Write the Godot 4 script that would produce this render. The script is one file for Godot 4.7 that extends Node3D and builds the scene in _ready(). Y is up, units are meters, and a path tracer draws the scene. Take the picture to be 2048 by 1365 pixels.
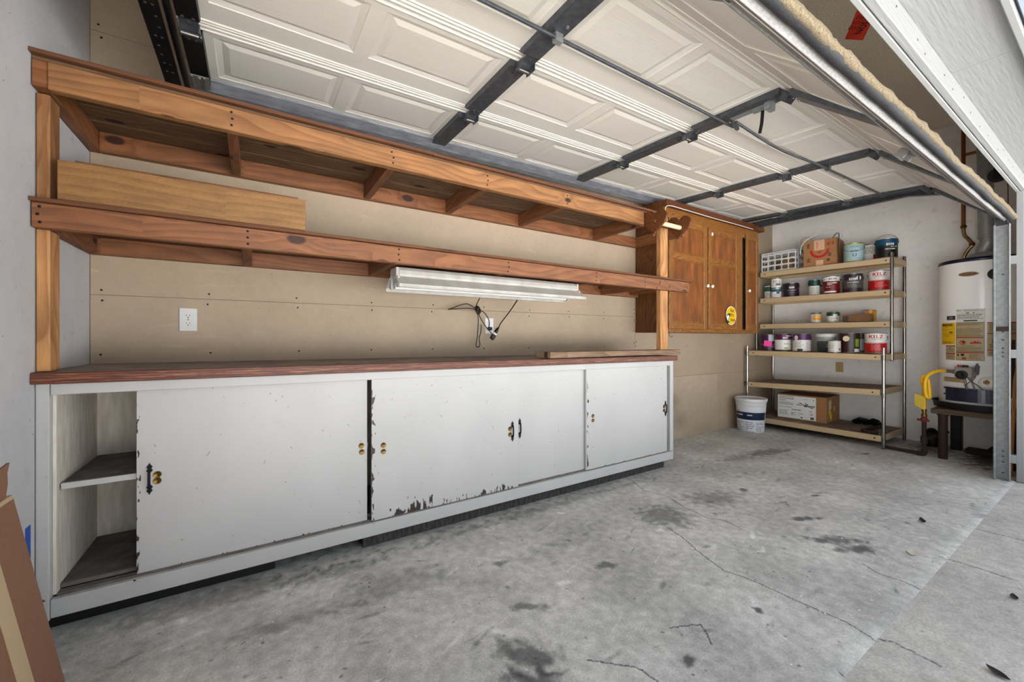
extends Node3D
# A garage bay seen from just outside its raised door: workbench, lumber shelves, oak cabinet, paint rack, water heater.

var M := {}
var counts := {}
var rng := RandomNumberGenerator.new()
var font_plain: SystemFont
var font_bold: SystemFont
var font_serif: SystemFont


func _ready() -> void:
	rng.seed = 7
	# camera
	var cam := Camera3D.new()
	cam.name = "camera"
	cam.projection = Camera3D.PROJECTION_FRUSTUM
	cam.near = 0.05
	cam.far = 200.0
	cam.size = 2.0 * cam.near * 682.5 / 809.0
	cam.frustum_offset = Vector2(0.0, -5.5 / 809.0 * cam.near)
	cam.position = Vector3(0, 1.033, 0)
	cam.rotation_degrees = Vector3(0, -32.69, 0)
	add_child(cam, true)
	cam.current = true
	# sky and exposure
	var env := Environment.new()
	var sky := Sky.new()
	var sm := ProceduralSkyMaterial.new()
	sm.sky_top_color = Color(0.67, 0.71, 0.76)
	sm.sky_horizon_color = Color(0.94, 0.95, 0.96)
	sm.ground_bottom_color = Color(0.55, 0.54, 0.52)
	sm.ground_horizon_color = Color(0.6, 0.59, 0.57)
	sm.sun_angle_max = 1.0
	sky.sky_material = sm
	env.background_mode = Environment.BG_SKY
	env.sky = sky
	env.background_energy_multiplier = 1.05
	env.tonemap_mode = Environment.TONE_MAPPER_LINEAR
	env.tonemap_exposure = 2.4
	env.sdfgi_enabled = true
	env.ssao_enabled = true
	env.ssil_enabled = true
	var we := WorldEnvironment.new()
	we.name = "world_environment"
	we.environment = env
	add_child(we, true)
	# the sun stands behind the house: it lights the drive beyond the house shade
	var sun := DirectionalLight3D.new()
	sun.name = "sun"
	sun.light_energy = 13.0
	sun.light_color = Color(1.0, 0.99, 0.98)
	sun.light_angular_distance = 0.53
	sun.shadow_enabled = true
	sun.rotation_degrees = Vector3(-47, 226, 0)
	add_child(sun, true)

	font_plain = SystemFont.new()
	font_plain.font_names = PackedStringArray(["Droid Sans"])
	font_bold = SystemFont.new()
	font_bold.font_names = PackedStringArray(["Droid Sans"])
	font_bold.font_weight = 700
	font_serif = SystemFont.new()
	font_serif.font_names = PackedStringArray(["Droid Serif"])
	materials()
	build_shell()
	build_door()
	build_base_cabinet()
	build_lumber_shelves()
	build_wall_cabinet()
	build_rack()
	build_rack_goods()
	build_water_heater()
	build_small_things()
	build_floor_litter()


# ------------------------------------------------------------------ nodes

func numbered(parent: Node, base: String) -> String:
	var key := str(parent.get_instance_id()) + base
	var n: int = counts.get(key, 0)
	counts[key] = n + 1
	return base if n == 0 else "%s_%03d" % [base, n]


func thing(called: String, label: String, category: String, at := Vector3.ZERO, group := "", turn := 0.0) -> Node3D:
	var o := Node3D.new()
	o.name = numbered(self, called)
	o.position = at
	o.rotation.y = turn
	add_child(o, true)
	return tag(o, label, category, group)


func tag(o: Node3D, label: String, category: String, group := "") -> Node3D:
	o.set_meta("label", label)
	o.set_meta("category", category)
	if group != "":
		o.set_meta("group", group)
	return o


# a part: its geometry is given in world axes when the thing is not turned, and is moved to the thing's own origin
func part(parent: Node3D, called: String, st, material: Material, local := false, label := "") -> MeshInstance3D:
	var o := MeshInstance3D.new()
	o.name = numbered(parent, called)
	if st != null:
		o.mesh = st.commit() if st is SurfaceTool else st
		o.set_surface_override_material(0, material)
	if not local:
		var p := Vector3.ZERO
		var q: Node = parent
		while q is Node3D and q != self:
			p += q.position
			q = q.get_parent()
		o.position = -p
	parent.add_child(o, true)
	if label != "":
		o.set_meta("label", label)
	return o


func single(called: String, label: String, category: String, st, material: Material, group := "") -> MeshInstance3D:
	var o := MeshInstance3D.new()
	o.name = numbered(self, called)
	o.mesh = st.commit() if st is SurfaceTool else st
	o.set_surface_override_material(0, material)
	add_child(o, true)
	tag(o, label, category, group)
	return o


func struct(called: String, label: String, category: String, st, material: Material) -> Node3D:
	var o: Node3D
	if st == null:
		o = Node3D.new()
		o.name = numbered(self, called)
		add_child(o, true)
		tag(o, label, category)
	else:
		o = single(called, label, category, st, material)
	o.set_meta("kind", "structure")
	return o


# ------------------------------------------------------------------ shapes

func S() -> SurfaceTool:
	var st := SurfaceTool.new()
	st.begin(Mesh.PRIMITIVE_TRIANGLES)
	return st


func tri(st: SurfaceTool, a: Vector3, b: Vector3, c: Vector3, n: Vector3, ua := Vector2.ZERO, ub := Vector2.ZERO, uc := Vector2.ZERO) -> void:
	var out := (b - a).cross(c - a).dot(n) > 0.0
	st.set_normal(n); st.set_uv(ua); st.add_vertex(a)
	if out:
		st.set_normal(n); st.set_uv(uc); st.add_vertex(c)
		st.set_normal(n); st.set_uv(ub); st.add_vertex(b)
	else:
		st.set_normal(n); st.set_uv(ub); st.add_vertex(b)
		st.set_normal(n); st.set_uv(uc); st.add_vertex(c)


# a flat quad a b c d (in ring order) whose outside is away from «inside»
func quad(st: SurfaceTool, a: Vector3, b: Vector3, c: Vector3, d: Vector3, inside: Vector3, uv: Array = []) -> void:
	var n := (b - a).cross(c - a)
	if n.length() < 1e-12:
		n = (c - a).cross(d - a)
	if n.length() < 1e-12:
		return
	n = n.normalized()
	if n.dot((a + b + c + d) / 4.0 - inside) < 0.0:
		n = -n
	if uv.is_empty():
		uv = [Vector2(0, 0), Vector2(1, 0), Vector2(1, 1), Vector2(0, 1)]
	tri(st, a, b, c, n, uv[0], uv[1], uv[2])
	tri(st, a, c, d, n, uv[0], uv[2], uv[3])


# uv of a board: u runs along the grain (metres)
func buv(p: Vector3, axis: int, grain: int, o: Vector2) -> Vector2:
	var r := 3 - axis - grain
	if axis == grain:
		var a := (grain + 1) % 3
		var b := (grain + 2) % 3
		return Vector2(p[a] * 0.12, p[b]) + o
	return Vector2(p[grain], p[r] + 0.37 * p[axis]) + o


# a box with chamfered edges, from corner lo to corner hi
func cbox(st: SurfaceTool, lo: Vector3, hi: Vector3, bev := 0.002, grain := 0, uvo := Vector2.ZERO, xf := Transform3D.IDENTITY) -> SurfaceTool:
	var c := (lo + hi) / 2.0
	var h := (hi - lo) / 2.0
	var b: float = minf(bev, minf(h.x, minf(h.y, h.z)) * 0.6)
	for k in 3:
		var i := (k + 1) % 3
		var j := (k + 2) % 3
		for s in [-1.0, 1.0]:
			var q: Array[Vector3] = []
			for m in [[-1.0, -1.0], [1.0, -1.0], [1.0, 1.0], [-1.0, 1.0]]:
				var v := Vector3.ZERO
				v[k] = s * h[k]
				v[i] = m[0] * (h[i] - b)
				v[j] = m[1] * (h[j] - b)
				q.append(c + v)
			var uv := []
			for v in q:
				uv.append(buv(v, k, grain, uvo))
			quad(st, xf * q[0], xf * q[1], xf * q[2], xf * q[3], xf * c, uv)
		if b <= 0.0:
			continue
		for s in [-1.0, 1.0]:
			for t in [-1.0, 1.0]:
				var q: Array[Vector3] = []
				for m in [[0, -1.0], [1, -1.0], [1, 1.0], [0, 1.0]]:
					var v := Vector3.ZERO
					v[k] = m[1] * (h[k] - b)
					v[i] = s * (h[i] - (0.0 if m[0] == 0 else b))
					v[j] = t * (h[j] - (b if m[0] == 0 else 0.0))
					q.append(c + v)
				var uv := []
				for v in q:
					uv.append(buv(v, i, grain, uvo))
				quad(st, xf * q[0], xf * q[1], xf * q[2], xf * q[3], xf * c, uv)
	if b > 0.0:
		for sx in [-1.0, 1.0]:
			for sy in [-1.0, 1.0]:
				for sz in [-1.0, 1.0]:
					var g := Vector3(sx, sy, sz)
					var p := c + g * h
					var u := buv(p, 0, grain, uvo)
					tri(st, xf * (p - Vector3(0, sy, sz) * b), xf * (p - Vector3(sx, 0, sz) * b), xf * (p - Vector3(sx, sy, 0) * b), (xf.basis * g).normalized(), u, u, u)
	return st


func cb(lo: Vector3, hi: Vector3, bev := 0.002, grain := 0, xf := Transform3D.IDENTITY) -> SurfaceTool:
	return cbox(S(), lo, hi, bev, grain, Vector2(rng.randf(), rng.randf()), xf)


# a solid between two rings of four points
func hexa(st: SurfaceTool, p: Array) -> SurfaceTool:
	var c := Vector3.ZERO
	for v in p:
		c += v / 8.0
	for f in [[0, 1, 2, 3], [4, 5, 6, 7], [0, 1, 5, 4], [1, 2, 6, 5], [2, 3, 7, 6], [3, 0, 4, 7]]:
		var a: Vector3 = p[f[0]]
		var b: Vector3 = p[f[1]]
		var d: Vector3 = p[f[3]]
		var w := a.distance_to(b)
		var h := a.distance_to(d)
		quad(st, a, b, p[f[2]], d, c, [Vector2(0, 0), Vector2(w, 0), Vector2(w, h), Vector2(0, h)])
	return st


# turns a profile of (radius, height) round the y axis; u = 0.5 faces +z
func lathe(st: SurfaceTool, prof: Array, seg := 24, xf := Transform3D.IDENTITY, soft := 0.6) -> SurfaceTool:
	var n := prof.size()
	var fn: Array[Vector2] = []
	var lens: Array[float] = [0.0]
	for i in n - 1:
		var d: Vector2 = prof[i + 1] - prof[i]
		fn.append(Vector2(d.y, -d.x).normalized())
		lens.append(lens[i] + d.length())
	var total: float = maxf(lens[n - 1], 1e-6)
	for i in n - 1:
		var a: Vector2 = prof[i]
		var b: Vector2 = prof[i + 1]
		if (b - a).length() < 1e-7:
			continue
		var na := fn[i]
		var nb := fn[i]
		if i > 0 and fn[i - 1].dot(fn[i]) > soft:
			na = (fn[i - 1] + fn[i]).normalized()
		if i < n - 2 and fn[i + 1].dot(fn[i]) > soft:
			nb = (fn[i + 1] + fn[i]).normalized()
		for k in seg:
			var t0 := -PI + TAU * k / seg
			var t1 := -PI + TAU * (k + 1) / seg
			var v: Array[Vector3] = []
			var nn: Array[Vector3] = []
			var uv: Array[Vector2] = []
			for e in [[a, na, t0, i], [b, nb, t0, i + 1], [b, nb, t1, i + 1], [a, na, t1, i]]:
				var pr: Vector2 = e[0]
				var nr: Vector2 = e[1]
				var t: float = e[2]
				v.append(xf * Vector3(pr.x * sin(t), pr.y, pr.x * cos(t)))
				nn.append((xf.basis * Vector3(nr.x * sin(t), nr.y, nr.x * cos(t))).normalized())
				uv.append(Vector2((t + PI) / TAU, 1.0 - lens[e[3]] / total))
			for f in [[0, 1, 2], [0, 2, 3]]:
				var q: Array = f
				if (v[q[1]] - v[q[0]]).cross(v[q[2]] - v[q[0]]).dot(nn[q[0]] + nn[q[1]] + nn[q[2]]) > 0.0:
					q = [f[0], f[2], f[1]]
				if v[q[0]].distance_squared_to(v[q[1]]) < 1e-14 or v[q[1]].distance_squared_to(v[q[2]]) < 1e-14 or v[q[0]].distance_squared_to(v[q[2]]) < 1e-14:
					continue
				for m in q:
					st.set_normal(nn[m]); st.set_uv(uv[m]); st.add_vertex(v[m])
	return st


# a round bar along a path
func tube(st: SurfaceTool, pts: Array, r, sides := 10, caps := true) -> SurfaceTool:
	var n := pts.size()
	var t0: Vector3 = (pts[1] - pts[0]).normalized()
	var up := Vector3.UP if absf(t0.y) < 0.9 else Vector3.RIGHT
	var x := t0.cross(up).normalized()
	var rings := []
	var norms := []
	var run := 0.0
	var vs: Array[float] = []
	for i in n:
		var t: Vector3 = ((pts[mini(i + 1, n - 1)] - pts[maxi(i - 1, 0)]) as Vector3).normalized()
		x = (x - t * x.dot(t)).normalized()
		var y := t.cross(x)
		var rr: float = r if not r is Array else r[i]
		if i > 0:
			run += pts[i].distance_to(pts[i - 1])
		vs.append(run)
		var ring := []
		var nr := []
		for k in sides:
			var a := TAU * k / sides
			var d := x * cos(a) + y * sin(a)
			ring.append(pts[i] + d * rr)
			nr.append(d)
		rings.append(ring)
		norms.append(nr)
	for i in n - 1:
		for k in sides:
			var k2 := (k + 1) % sides
			var v := [rings[i][k], rings[i + 1][k], rings[i + 1][k2], rings[i][k2]]
			var nn := [norms[i][k], norms[i + 1][k], norms[i + 1][k2], norms[i][k2]]
			var uv := [Vector2(vs[i], float(k) / sides), Vector2(vs[i + 1], float(k) / sides), Vector2(vs[i + 1], float(k + 1) / sides), Vector2(vs[i], float(k + 1) / sides)]
			for f in [[0, 1, 2], [0, 2, 3]]:
				var q: Array = f
				if ((v[q[1]] - v[q[0]]) as Vector3).cross(v[q[2]] - v[q[0]]).dot(nn[q[0]] + nn[q[2]]) > 0.0:
					q = [f[0], f[2], f[1]]
				for m in q:
					st.set_normal(nn[m]); st.set_uv(uv[m]); st.add_vertex(v[m])
	if caps:
		for e in [[0, 1], [n - 1, n - 2]]:
			var nn: Vector3 = (pts[e[0]] - pts[e[1]]).normalized()
			for k in sides - 2:
				tri(st, rings[e[0]][0], rings[e[0]][k + 1], rings[e[0]][k + 2], nn)
	return st


func smooth(pts: Array, n := 6) -> Array:
	var out := []
	for i in pts.size() - 1:
		var a: Vector3 = pts[maxi(i - 1, 0)]
		var b: Vector3 = pts[i]
		var c: Vector3 = pts[i + 1]
		var d: Vector3 = pts[mini(i + 2, pts.size() - 1)]
		for k in n:
			var t := float(k) / n
			out.append(b.cubic_interpolate(c, a, d, t))
	out.append(pts[-1])
	return out


# an outline extruded along its own z, front face at z = depth
func prism(st: SurfaceTool, poly: PackedVector2Array, depth: float, xf := Transform3D.IDENTITY, bev := 0.0) -> SurfaceTool:
	var idx := Geometry2D.triangulate_polygon(poly)
	var front := poly
	if bev > 0.0:
		var inset := Geometry2D.offset_polygon(poly, -bev)
		if inset.size() == 1 and inset[0].size() == poly.size():
			front = inset[0]
	var fi := Geometry2D.triangulate_polygon(front)
	for k in range(0, fi.size(), 3):
		var a := front[fi[k]]
		var b := front[fi[k + 1]]
		var c := front[fi[k + 2]]
		tri(st, xf * Vector3(a.x, a.y, depth), xf * Vector3(b.x, b.y, depth), xf * Vector3(c.x, c.y, depth), (xf.basis * Vector3.BACK).normalized(), a, b, c)
	for k in range(0, idx.size(), 3):
		var a := poly[idx[k]]
		var b := poly[idx[k + 1]]
		var c := poly[idx[k + 2]]
		tri(st, xf * Vector3(a.x, a.y, 0), xf * Vector3(b.x, b.y, 0), xf * Vector3(c.x, c.y, 0), (xf.basis * Vector3.FORWARD).normalized(), a, b, c)
	var turn := 1.0 if Geometry2D.is_polygon_clockwise(poly) else -1.0
	for k in poly.size():
		var a := poly[k]
		var b := poly[(k + 1) % poly.size()]
		var e := (b - a).normalized()
		var n := (xf.basis * Vector3(-e.y * turn, e.x * turn, 0)).normalized()
		var p := xf * Vector3(a.x, a.y, 0)
		var q := xf * Vector3(b.x, b.y, 0)
		var r := xf * Vector3(b.x, b.y, depth)
		var s := xf * Vector3(a.x, a.y, depth)
		tri(st, p, q, r, n, a, b, b)
		tri(st, p, r, s, n, a, b, a)
	return st


func T(at: Vector3, yaw := 0.0, pitch := 0.0, roll := 0.0) -> Transform3D:
	return Transform3D(Basis.from_euler(Vector3(pitch, yaw, roll)), at)


# lettering of a given width and height (metres), lying on z = 0 round its middle, wrapped round a can of radius wrap if that is given
func letters(parent: Node3D, text: String, material: Material, w: float, h: float, xf: Transform3D, font: Font = null, wrap := 0.0) -> MeshInstance3D:
	var tm := TextMesh.new()
	tm.text = text
	tm.font = font if font else font_bold
	tm.font_size = 48
	tm.pixel_size = 0.01
	tm.depth = 0.02
	tm.curve_step = 3.0
	var arr := tm.get_mesh_arrays()
	var v: PackedVector3Array = arr[Mesh.ARRAY_VERTEX]
	if v.is_empty():
		return null
	var lo := v[0]
	var hi := v[0]
	for p in v:
		lo = lo.min(p)
		hi = hi.max(p)
	var nv := PackedVector3Array()
	var nn := PackedVector3Array()
	var nr: PackedVector3Array = arr[Mesh.ARRAY_NORMAL]
	for i in v.size():
		var p := v[i]
		var x := ((p.x - lo.x) / maxf(hi.x - lo.x, 1e-6) - 0.5) * w
		var y := ((p.y - lo.y) / maxf(hi.y - lo.y, 1e-6) - 0.5) * h
		var z := 0.0009 if p.z > (lo.z + hi.z) / 2.0 else 0.0001
		var q := Vector3(x, y, z)
		var m := nr[i]
		if wrap > 0.0:
			var a := x / wrap
			q = Vector3((wrap + z) * sin(a), y, (wrap + z) * cos(a))
			m = Vector3(m.z * sin(a) + m.x * cos(a), m.y, m.z * cos(a) - m.x * sin(a))
		nv.append(xf * q)
		nn.append((xf.basis * m).normalized())
	var out := []
	out.resize(Mesh.ARRAY_MAX)
	out[Mesh.ARRAY_VERTEX] = nv
	out[Mesh.ARRAY_NORMAL] = nn
	out[Mesh.ARRAY_INDEX] = arr[Mesh.ARRAY_INDEX]
	var am := ArrayMesh.new()
	am.add_surface_from_arrays(Mesh.PRIMITIVE_TRIANGLES, out)
	return part(parent, "lettering", am, material, true)


# ------------------------------------------------------------------ materials

func noise(seed_: int, freq: float, oct := 4, type := FastNoiseLite.TYPE_SIMPLEX_SMOOTH) -> FastNoiseLite:
	var n := FastNoiseLite.new()
	n.seed = seed_
	n.noise_type = type
	n.frequency = freq
	n.fractal_octaves = oct
	return n


func mat(color: Color, rough := 0.6, metal := 0.0, tex: Texture2D = null, uv := Vector3.ONE) -> StandardMaterial3D:
	var m := StandardMaterial3D.new()
	m.albedo_color = color
	m.roughness = rough
	m.metallic = metal
	if tex:
		m.albedo_texture = tex
		m.uv1_scale = uv
	return m


func bumpy(m: StandardMaterial3D, tex: Texture2D, cm: float) -> StandardMaterial3D:
	m.heightmap_enabled = true
	m.heightmap_texture = tex
	m.heightmap_scale = cm
	return m


func world_tri(m: StandardMaterial3D, s: Vector3) -> StandardMaterial3D:
	m.uv1_triplanar = true
	m.uv1_world_triplanar = true
	m.uv1_scale = s
	return m


func tex_of(w: int, h: int, f: Callable) -> ImageTexture:
	var data := PackedByteArray()
	data.resize(w * h * 3)
	var i := 0
	for y in h:
		for x in w:
			var c: Color = f.call(x, y)
			data[i] = clampi(int(c.r * 255.0), 0, 255)
			data[i + 1] = clampi(int(c.g * 255.0), 0, 255)
			data[i + 2] = clampi(int(c.b * 255.0), 0, 255)
			i += 3
	return ImageTexture.create_from_image(Image.create_from_data(w, h, false, Image.FORMAT_RGB8, data))


# flat-sawn wood: growth rings as contours of a warped height, with knots
func wood(w: int, h: int, seed_: int, rings: float, light: Color, dark: Color, knots: int, knot_color: Color, pores := 0.0, warp := 1.0, tone := 0.12) -> ImageTexture:
	var a := noise(seed_, 1.0, 2)
	var b := noise(seed_ + 1, 1.0, 3)
	var r := RandomNumberGenerator.new()
	r.seed = seed_
	var ks := []
	for i in knots:
		ks.append([r.randf() * w, r.randf() * h, r.randf_range(0.035, 0.07) * h])
	var near := []
	for x in w:
		var l := []
		for k in ks:
			if absf(x - k[0]) < k[2] * 5.0:
				l.append(k)
		near.append(l)
	return tex_of(w, h, func(x: int, y: int) -> Color:
		var u := float(x) / h
		var v := float(y) / h
		var hh := v * rings + a.get_noise_2d(u * 0.32, v * 1.0) * 2.6 * warp + a.get_noise_2d(u * 0.12 + 50.0, 0.0) * 4.0 * warp
		var core := 0.0
		for k in near[x]:
			var dx: float = (x - k[0]) / k[2]
			var dy: float = (y - k[1]) / k[2]
			var d := dx * dx * 0.45 + dy * dy
			hh += 1.6 * exp(-d * 0.2) * (1.0 if dy > 0.0 else -1.0) * (1.0 - exp(-d))
			core = maxf(core, 1.0 - smoothstep(0.5, 1.5, d))
		var g := hh - floorf(hh)
		g = g * g * (1.0 - smoothstep(0.9, 1.0, g))
		var fine := b.get_noise_2d(u * 5.0, v * 160.0)
		var t := clampf(g * 0.50 + fine * 0.16 + 0.16, 0.0, 1.0)
		if pores > 0.0:
			t = clampf(t + pores * maxf(0.0, b.get_noise_2d(u * 14.0 + 9.0, v * 260.0)) * (0.4 + g), 0.0, 1.0)
		var c := light.lerp(dark, t)
		var m := 1.0 + tone * a.get_noise_2d(u * 1.4, v * 5.0 + 80.0)
		c = Color(c.r * m, c.g * m, c.b * m)
		return c.lerp(knot_color, core * 0.85))


var shade := PackedFloat32Array()
var sw := 0
var sh := 0


func stamp(cx: float, cy: float, rx: float, ry: float, k: float, rot := 0.0, soft := 0.5, n: FastNoiseLite = null) -> void:
	var big := maxf(rx, ry) * 1.6
	for y in range(maxi(0, int(cy - big)), mini(sh, int(cy + big) + 1)):
		for x in range(maxi(0, int(cx - big)), mini(sw, int(cx + big) + 1)):
			var d := Vector2(x - cx, y - cy).rotated(-rot)
			var q := Vector2(d.x / rx, d.y / ry).length()
			if n:
				q += n.get_noise_2d(x, y) * 0.55
			var t := 1.0 - smoothstep(1.0 - soft, 1.0, q)
			if t > 0.0:
				shade[y * sw + x] *= 1.0 - k * t


func crack(pts: Array, k: float, wide := 0.8) -> void:
	var r := RandomNumberGenerator.new()
	r.seed = 5
	for i in pts.size() - 1:
		var a: Vector2 = pts[i]
		var b: Vector2 = pts[i + 1]
		var n := int(a.distance_to(b) * 1.5) + 1
		var off := Vector2.ZERO
		for j in n:
			off = off * 0.9 + Vector2(r.randf() - 0.5, r.randf() - 0.5) * 0.9
			var p := a.lerp(b, float(j) / n) + off
			var x := int(p.x)
			var y := int(p.y)
			if x >= 0 and y >= 0 and x < sw - 1 and y < sh - 1:
				shade[y * sw + x] *= 1.0 - k
				shade[y * sw + x + 1] *= 1.0 - k * wide * 0.5


func begin_shade(w: int, h: int) -> void:
	sw = w
	sh = h
	shade.resize(w * h)
	shade.fill(1.0)


func shaded_texture(base: Color, seed_: int, blotch: float, mid: float, grain: float, bf := 0.004) -> ImageTexture:
	var n1 := noise(seed_, bf, 5)
	var n2 := noise(seed_ + 1, bf * 9.0, 4)
	var n3 := noise(seed_ + 2, bf * 60.0, 2)
	return tex_of(sw, sh, func(x: int, y: int) -> Color:
		var m: float = shade[y * sw + x] * (1.0 + blotch * n1.get_noise_2d(x, y) + mid * n2.get_noise_2d(x, y) + grain * n3.get_noise_2d(x, y))
		return Color(base.r * m, base.g * m, base.b * m))


func tile_noise(w: int, h: int, n: FastNoiseLite, lo: Color, hi: Color) -> NoiseTexture2D:
	var t := NoiseTexture2D.new()
	t.width = w
	t.height = h
	t.seamless = true
	t.noise = n
	var g := Gradient.new()
	g.set_color(0, lo)
	g.set_color(1, hi)
	t.color_ramp = g
	return t


# garage floor: x from -0.8 to 5.8 and z from -2.7 to -0.48
const FX := -0.8
const FZ := -2.7
const FW := 6.6
const FH := 2.22


func fp(x: float, z: float) -> Vector2:
	return Vector2((x - FX) / FW * sw, (z - FZ) / FH * sh)


func materials() -> void:
	var pine := wood(2048, 192, 11, 7.0, Color(0.84, 0.68, 0.50), Color(0.55, 0.37, 0.23), 9, Color(0.26, 0.12, 0.06))
	var puv := Vector3(1 / 3.75, 1 / 0.30, 1)
	M.pine = mat(Color(0.74, 0.655, 0.555), 0.62, 0.0, pine, puv)
	M.pine_red = mat(Color(0.66, 0.535, 0.44), 0.55, 0.0, pine, puv)
	M.pine_pale = mat(Color(0.92, 0.845, 0.73), 0.68, 0.0, pine, puv)
	M.pine_old = mat(Color(0.60, 0.47, 0.37), 0.8, 0.0, pine, puv)
	M.pine_grey = mat(Color(0.53, 0.50, 0.48), 0.85, 0.0, pine, puv)
	M.plank = mat(Color(0.68, 0.71, 0.78), 0.85, 0.0, pine, puv)
	M.stand_board = mat(Color(0.44, 0.46, 0.50), 0.85, 0.0, pine, puv)
	M.ply_edge = mat(Color(0.52, 0.41, 0.34), 0.75, 0.0, pine, Vector3(0.15, 26, 1))
	var oak := wood(1024, 192, 31, 9.0, Color(0.78, 0.565, 0.30), Color(0.36, 0.19, 0.065), 0, Color.BLACK, 1.2, 1.5)
	M.oak = mat(Color(0.84, 0.80, 0.72), 0.38, 0.0, oak, Vector3(1 / 1.1, 1 / 0.16, 1))
	M.oak_side = mat(Color(0.60, 0.49, 0.38), 0.45, 0.0, oak, Vector3(1 / 1.1, 1 / 0.3, 1))
	M.oak_panel = mat(Color(0.95, 0.95, 0.95), 0.36, 0.0, wood(512, 256, 41, 5.0, Color(0.55, 0.33, 0.155), Color(0.42, 0.235, 0.10), 0, Color.BLACK, 0.5, 0.8, 0.25), Vector3(1.0, 1 / 0.5, 1))
	M.veneer = mat(Color(0.72, 0.69, 0.68), 0.5, 0.0, wood(1024, 256, 51, 9.0, Color(0.80, 0.62, 0.36), Color(0.66, 0.47, 0.25), 0, Color.BLACK, 1.9, 0.2, 0.10), Vector3(1 / 1.0, 1 / 0.25, 1))
	M.crown = mat(Color(0.60, 0.47, 0.35), 0.45, 0.0, oak, Vector3(1 / 1.1, 1 / 0.16, 1))

	# concrete floor of the garage
	begin_shade(2048, 690)
	var en := noise(3, 0.05, 3)
	var px := sw / FW
	for s in [[2.0, -1.53, 0.2, 0.2, 0.30, 0.0], [2.5, -1.52, 0.3, 0.14, 0.22, 0.3], [2.5, -0.9, 0.2, 0.05, 0.42, 0.6], [2.49, -0.8, 0.13, 0.05, 0.45, 0.5], [2.66, -1.08, 0.12, 0.035, 0.45, 0.5], [1.616, -0.832, 0.03, 0.025, 0.55, 0.0], [1.17, -0.826, 0.04, 0.025, 0.5, 0.0], [3.95, -1.85, 0.4, 0.1, 0.3, 0.2], [3.5, -1.9, 0.3, 0.1, 0.2, 0.1], [4.6, -1.37, 0.06, 0.025, 0.5, 0.3], [2.81, -1.5, 0.05, 0.035, 0.4, 0.0], [3.11, -1.19, 0.05, 0.02, 0.5, 0.3], [0.75, -1.12, 0.14, 0.09, 0.4, 0.8], [0.69, -1.0, 0.13, 0.1, 0.42, 0.4], [0.9, -1.3, 0.1, 0.03, 0.35, 0.6], [0.1, -1.7, 0.3, 0.05, 0.16, 0.1], [0.5, -1.72, 0.35, 0.12, 0.14, 0.1], [1.3, -1.6, 0.4, 0.1, 0.1, 0.0], [0.3, -1.95, 0.3, 0.07, 0.2, 0.0], [-0.1, -2.0, 0.6, 0.09, 0.18, 0.0], [1.5, -1.98, 1.3, 0.05, 0.15, 0.0], [5.2, -0.75, 0.5, 0.16, 0.45, 0.0], [5.4, -1.1, 0.4, 0.2, 0.4, 0.0], [4.9, -0.6, 0.4, 0.06, 0.3, 0.0], [1.35, -1.35, 0.06, 0.04, 0.35, 0.4], [0.95, -1.62, 0.05, 0.03, 0.35, 0.0]]:  # strips along the bench front put dirt and bench shade into the colour
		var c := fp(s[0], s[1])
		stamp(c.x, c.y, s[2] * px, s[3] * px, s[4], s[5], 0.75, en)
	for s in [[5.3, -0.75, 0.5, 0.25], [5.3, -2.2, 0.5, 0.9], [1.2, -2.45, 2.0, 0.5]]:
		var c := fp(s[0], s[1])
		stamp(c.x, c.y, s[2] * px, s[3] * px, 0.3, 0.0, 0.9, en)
	var r := RandomNumberGenerator.new()
	r.seed = 21
	for i in 900:
		stamp(r.randf() * sw, r.randf() * sh, r.randf_range(0.6, 4.0), r.randf_range(0.6, 2.2), r.randf_range(0.1, 0.45), r.randf() * PI, 0.8)
	for i in 260:
		stamp(r.randf() * sw, r.randf() * sh, r.randf_range(3, 26), r.randf_range(1.0, 6.0), r.randf_range(0.06, 0.24), r.randf_range(-0.6, 0.6), 0.9, en)
	for i in 220:
		stamp(r.randf() * sw, r.randf() * sh, r.randf_range(2, 30), r.randf_range(1.0, 9.0), -r.randf_range(0.04, 0.16), r.randf_range(-0.6, 0.6), 0.9, en)
	for c in [[[2.32, -2.03], [2.23, -1.84], [2.28, -1.7], [2.216, -1.53], [2.2, -1.38], [2.25, -1.31], [2.227, -1.2]], [[1.906, -1.43], [1.87, -1.31], [1.8, -1.155], [1.76, -1.04], [1.785, -0.97], [1.8, -0.83], [1.806, -0.72], [1.815, -0.63], [1.794, -0.55], [1.79, -0.48]], [[2.35, -0.74], [2.31, -0.67], [2.32, -0.6], [2.31, -0.5]], [[2.73, -0.57], [2.736, -0.49]], [[1.03, -0.79], [1.01, -0.9], [0.9, -1.0]], [[1.25, -0.95], [1.36, -0.9], [1.3, -0.82]]]:
		var l := []
		for q in c:
			l.append(fp(q[0], q[1]))
		crack(l, 0.4)
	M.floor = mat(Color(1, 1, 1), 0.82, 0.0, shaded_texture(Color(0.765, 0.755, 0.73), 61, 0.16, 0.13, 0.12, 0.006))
	var grit := tile_noise(512, 512, noise(71, 0.09, 4), Color(0.2, 0.2, 0.2), Color(0.9, 0.9, 0.9))
	# the driveway slab next to it: x from -1 to 7, z from -0.5 to 1.1
	begin_shade(1600, 320)
	for i in 260:
		stamp(r.randf() * sw, r.randf() * sh, r.randf_range(0.6, 3.0), r.randf_range(0.6, 2.0), r.randf_range(0.1, 0.35), r.randf() * PI, 0.8)
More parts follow.
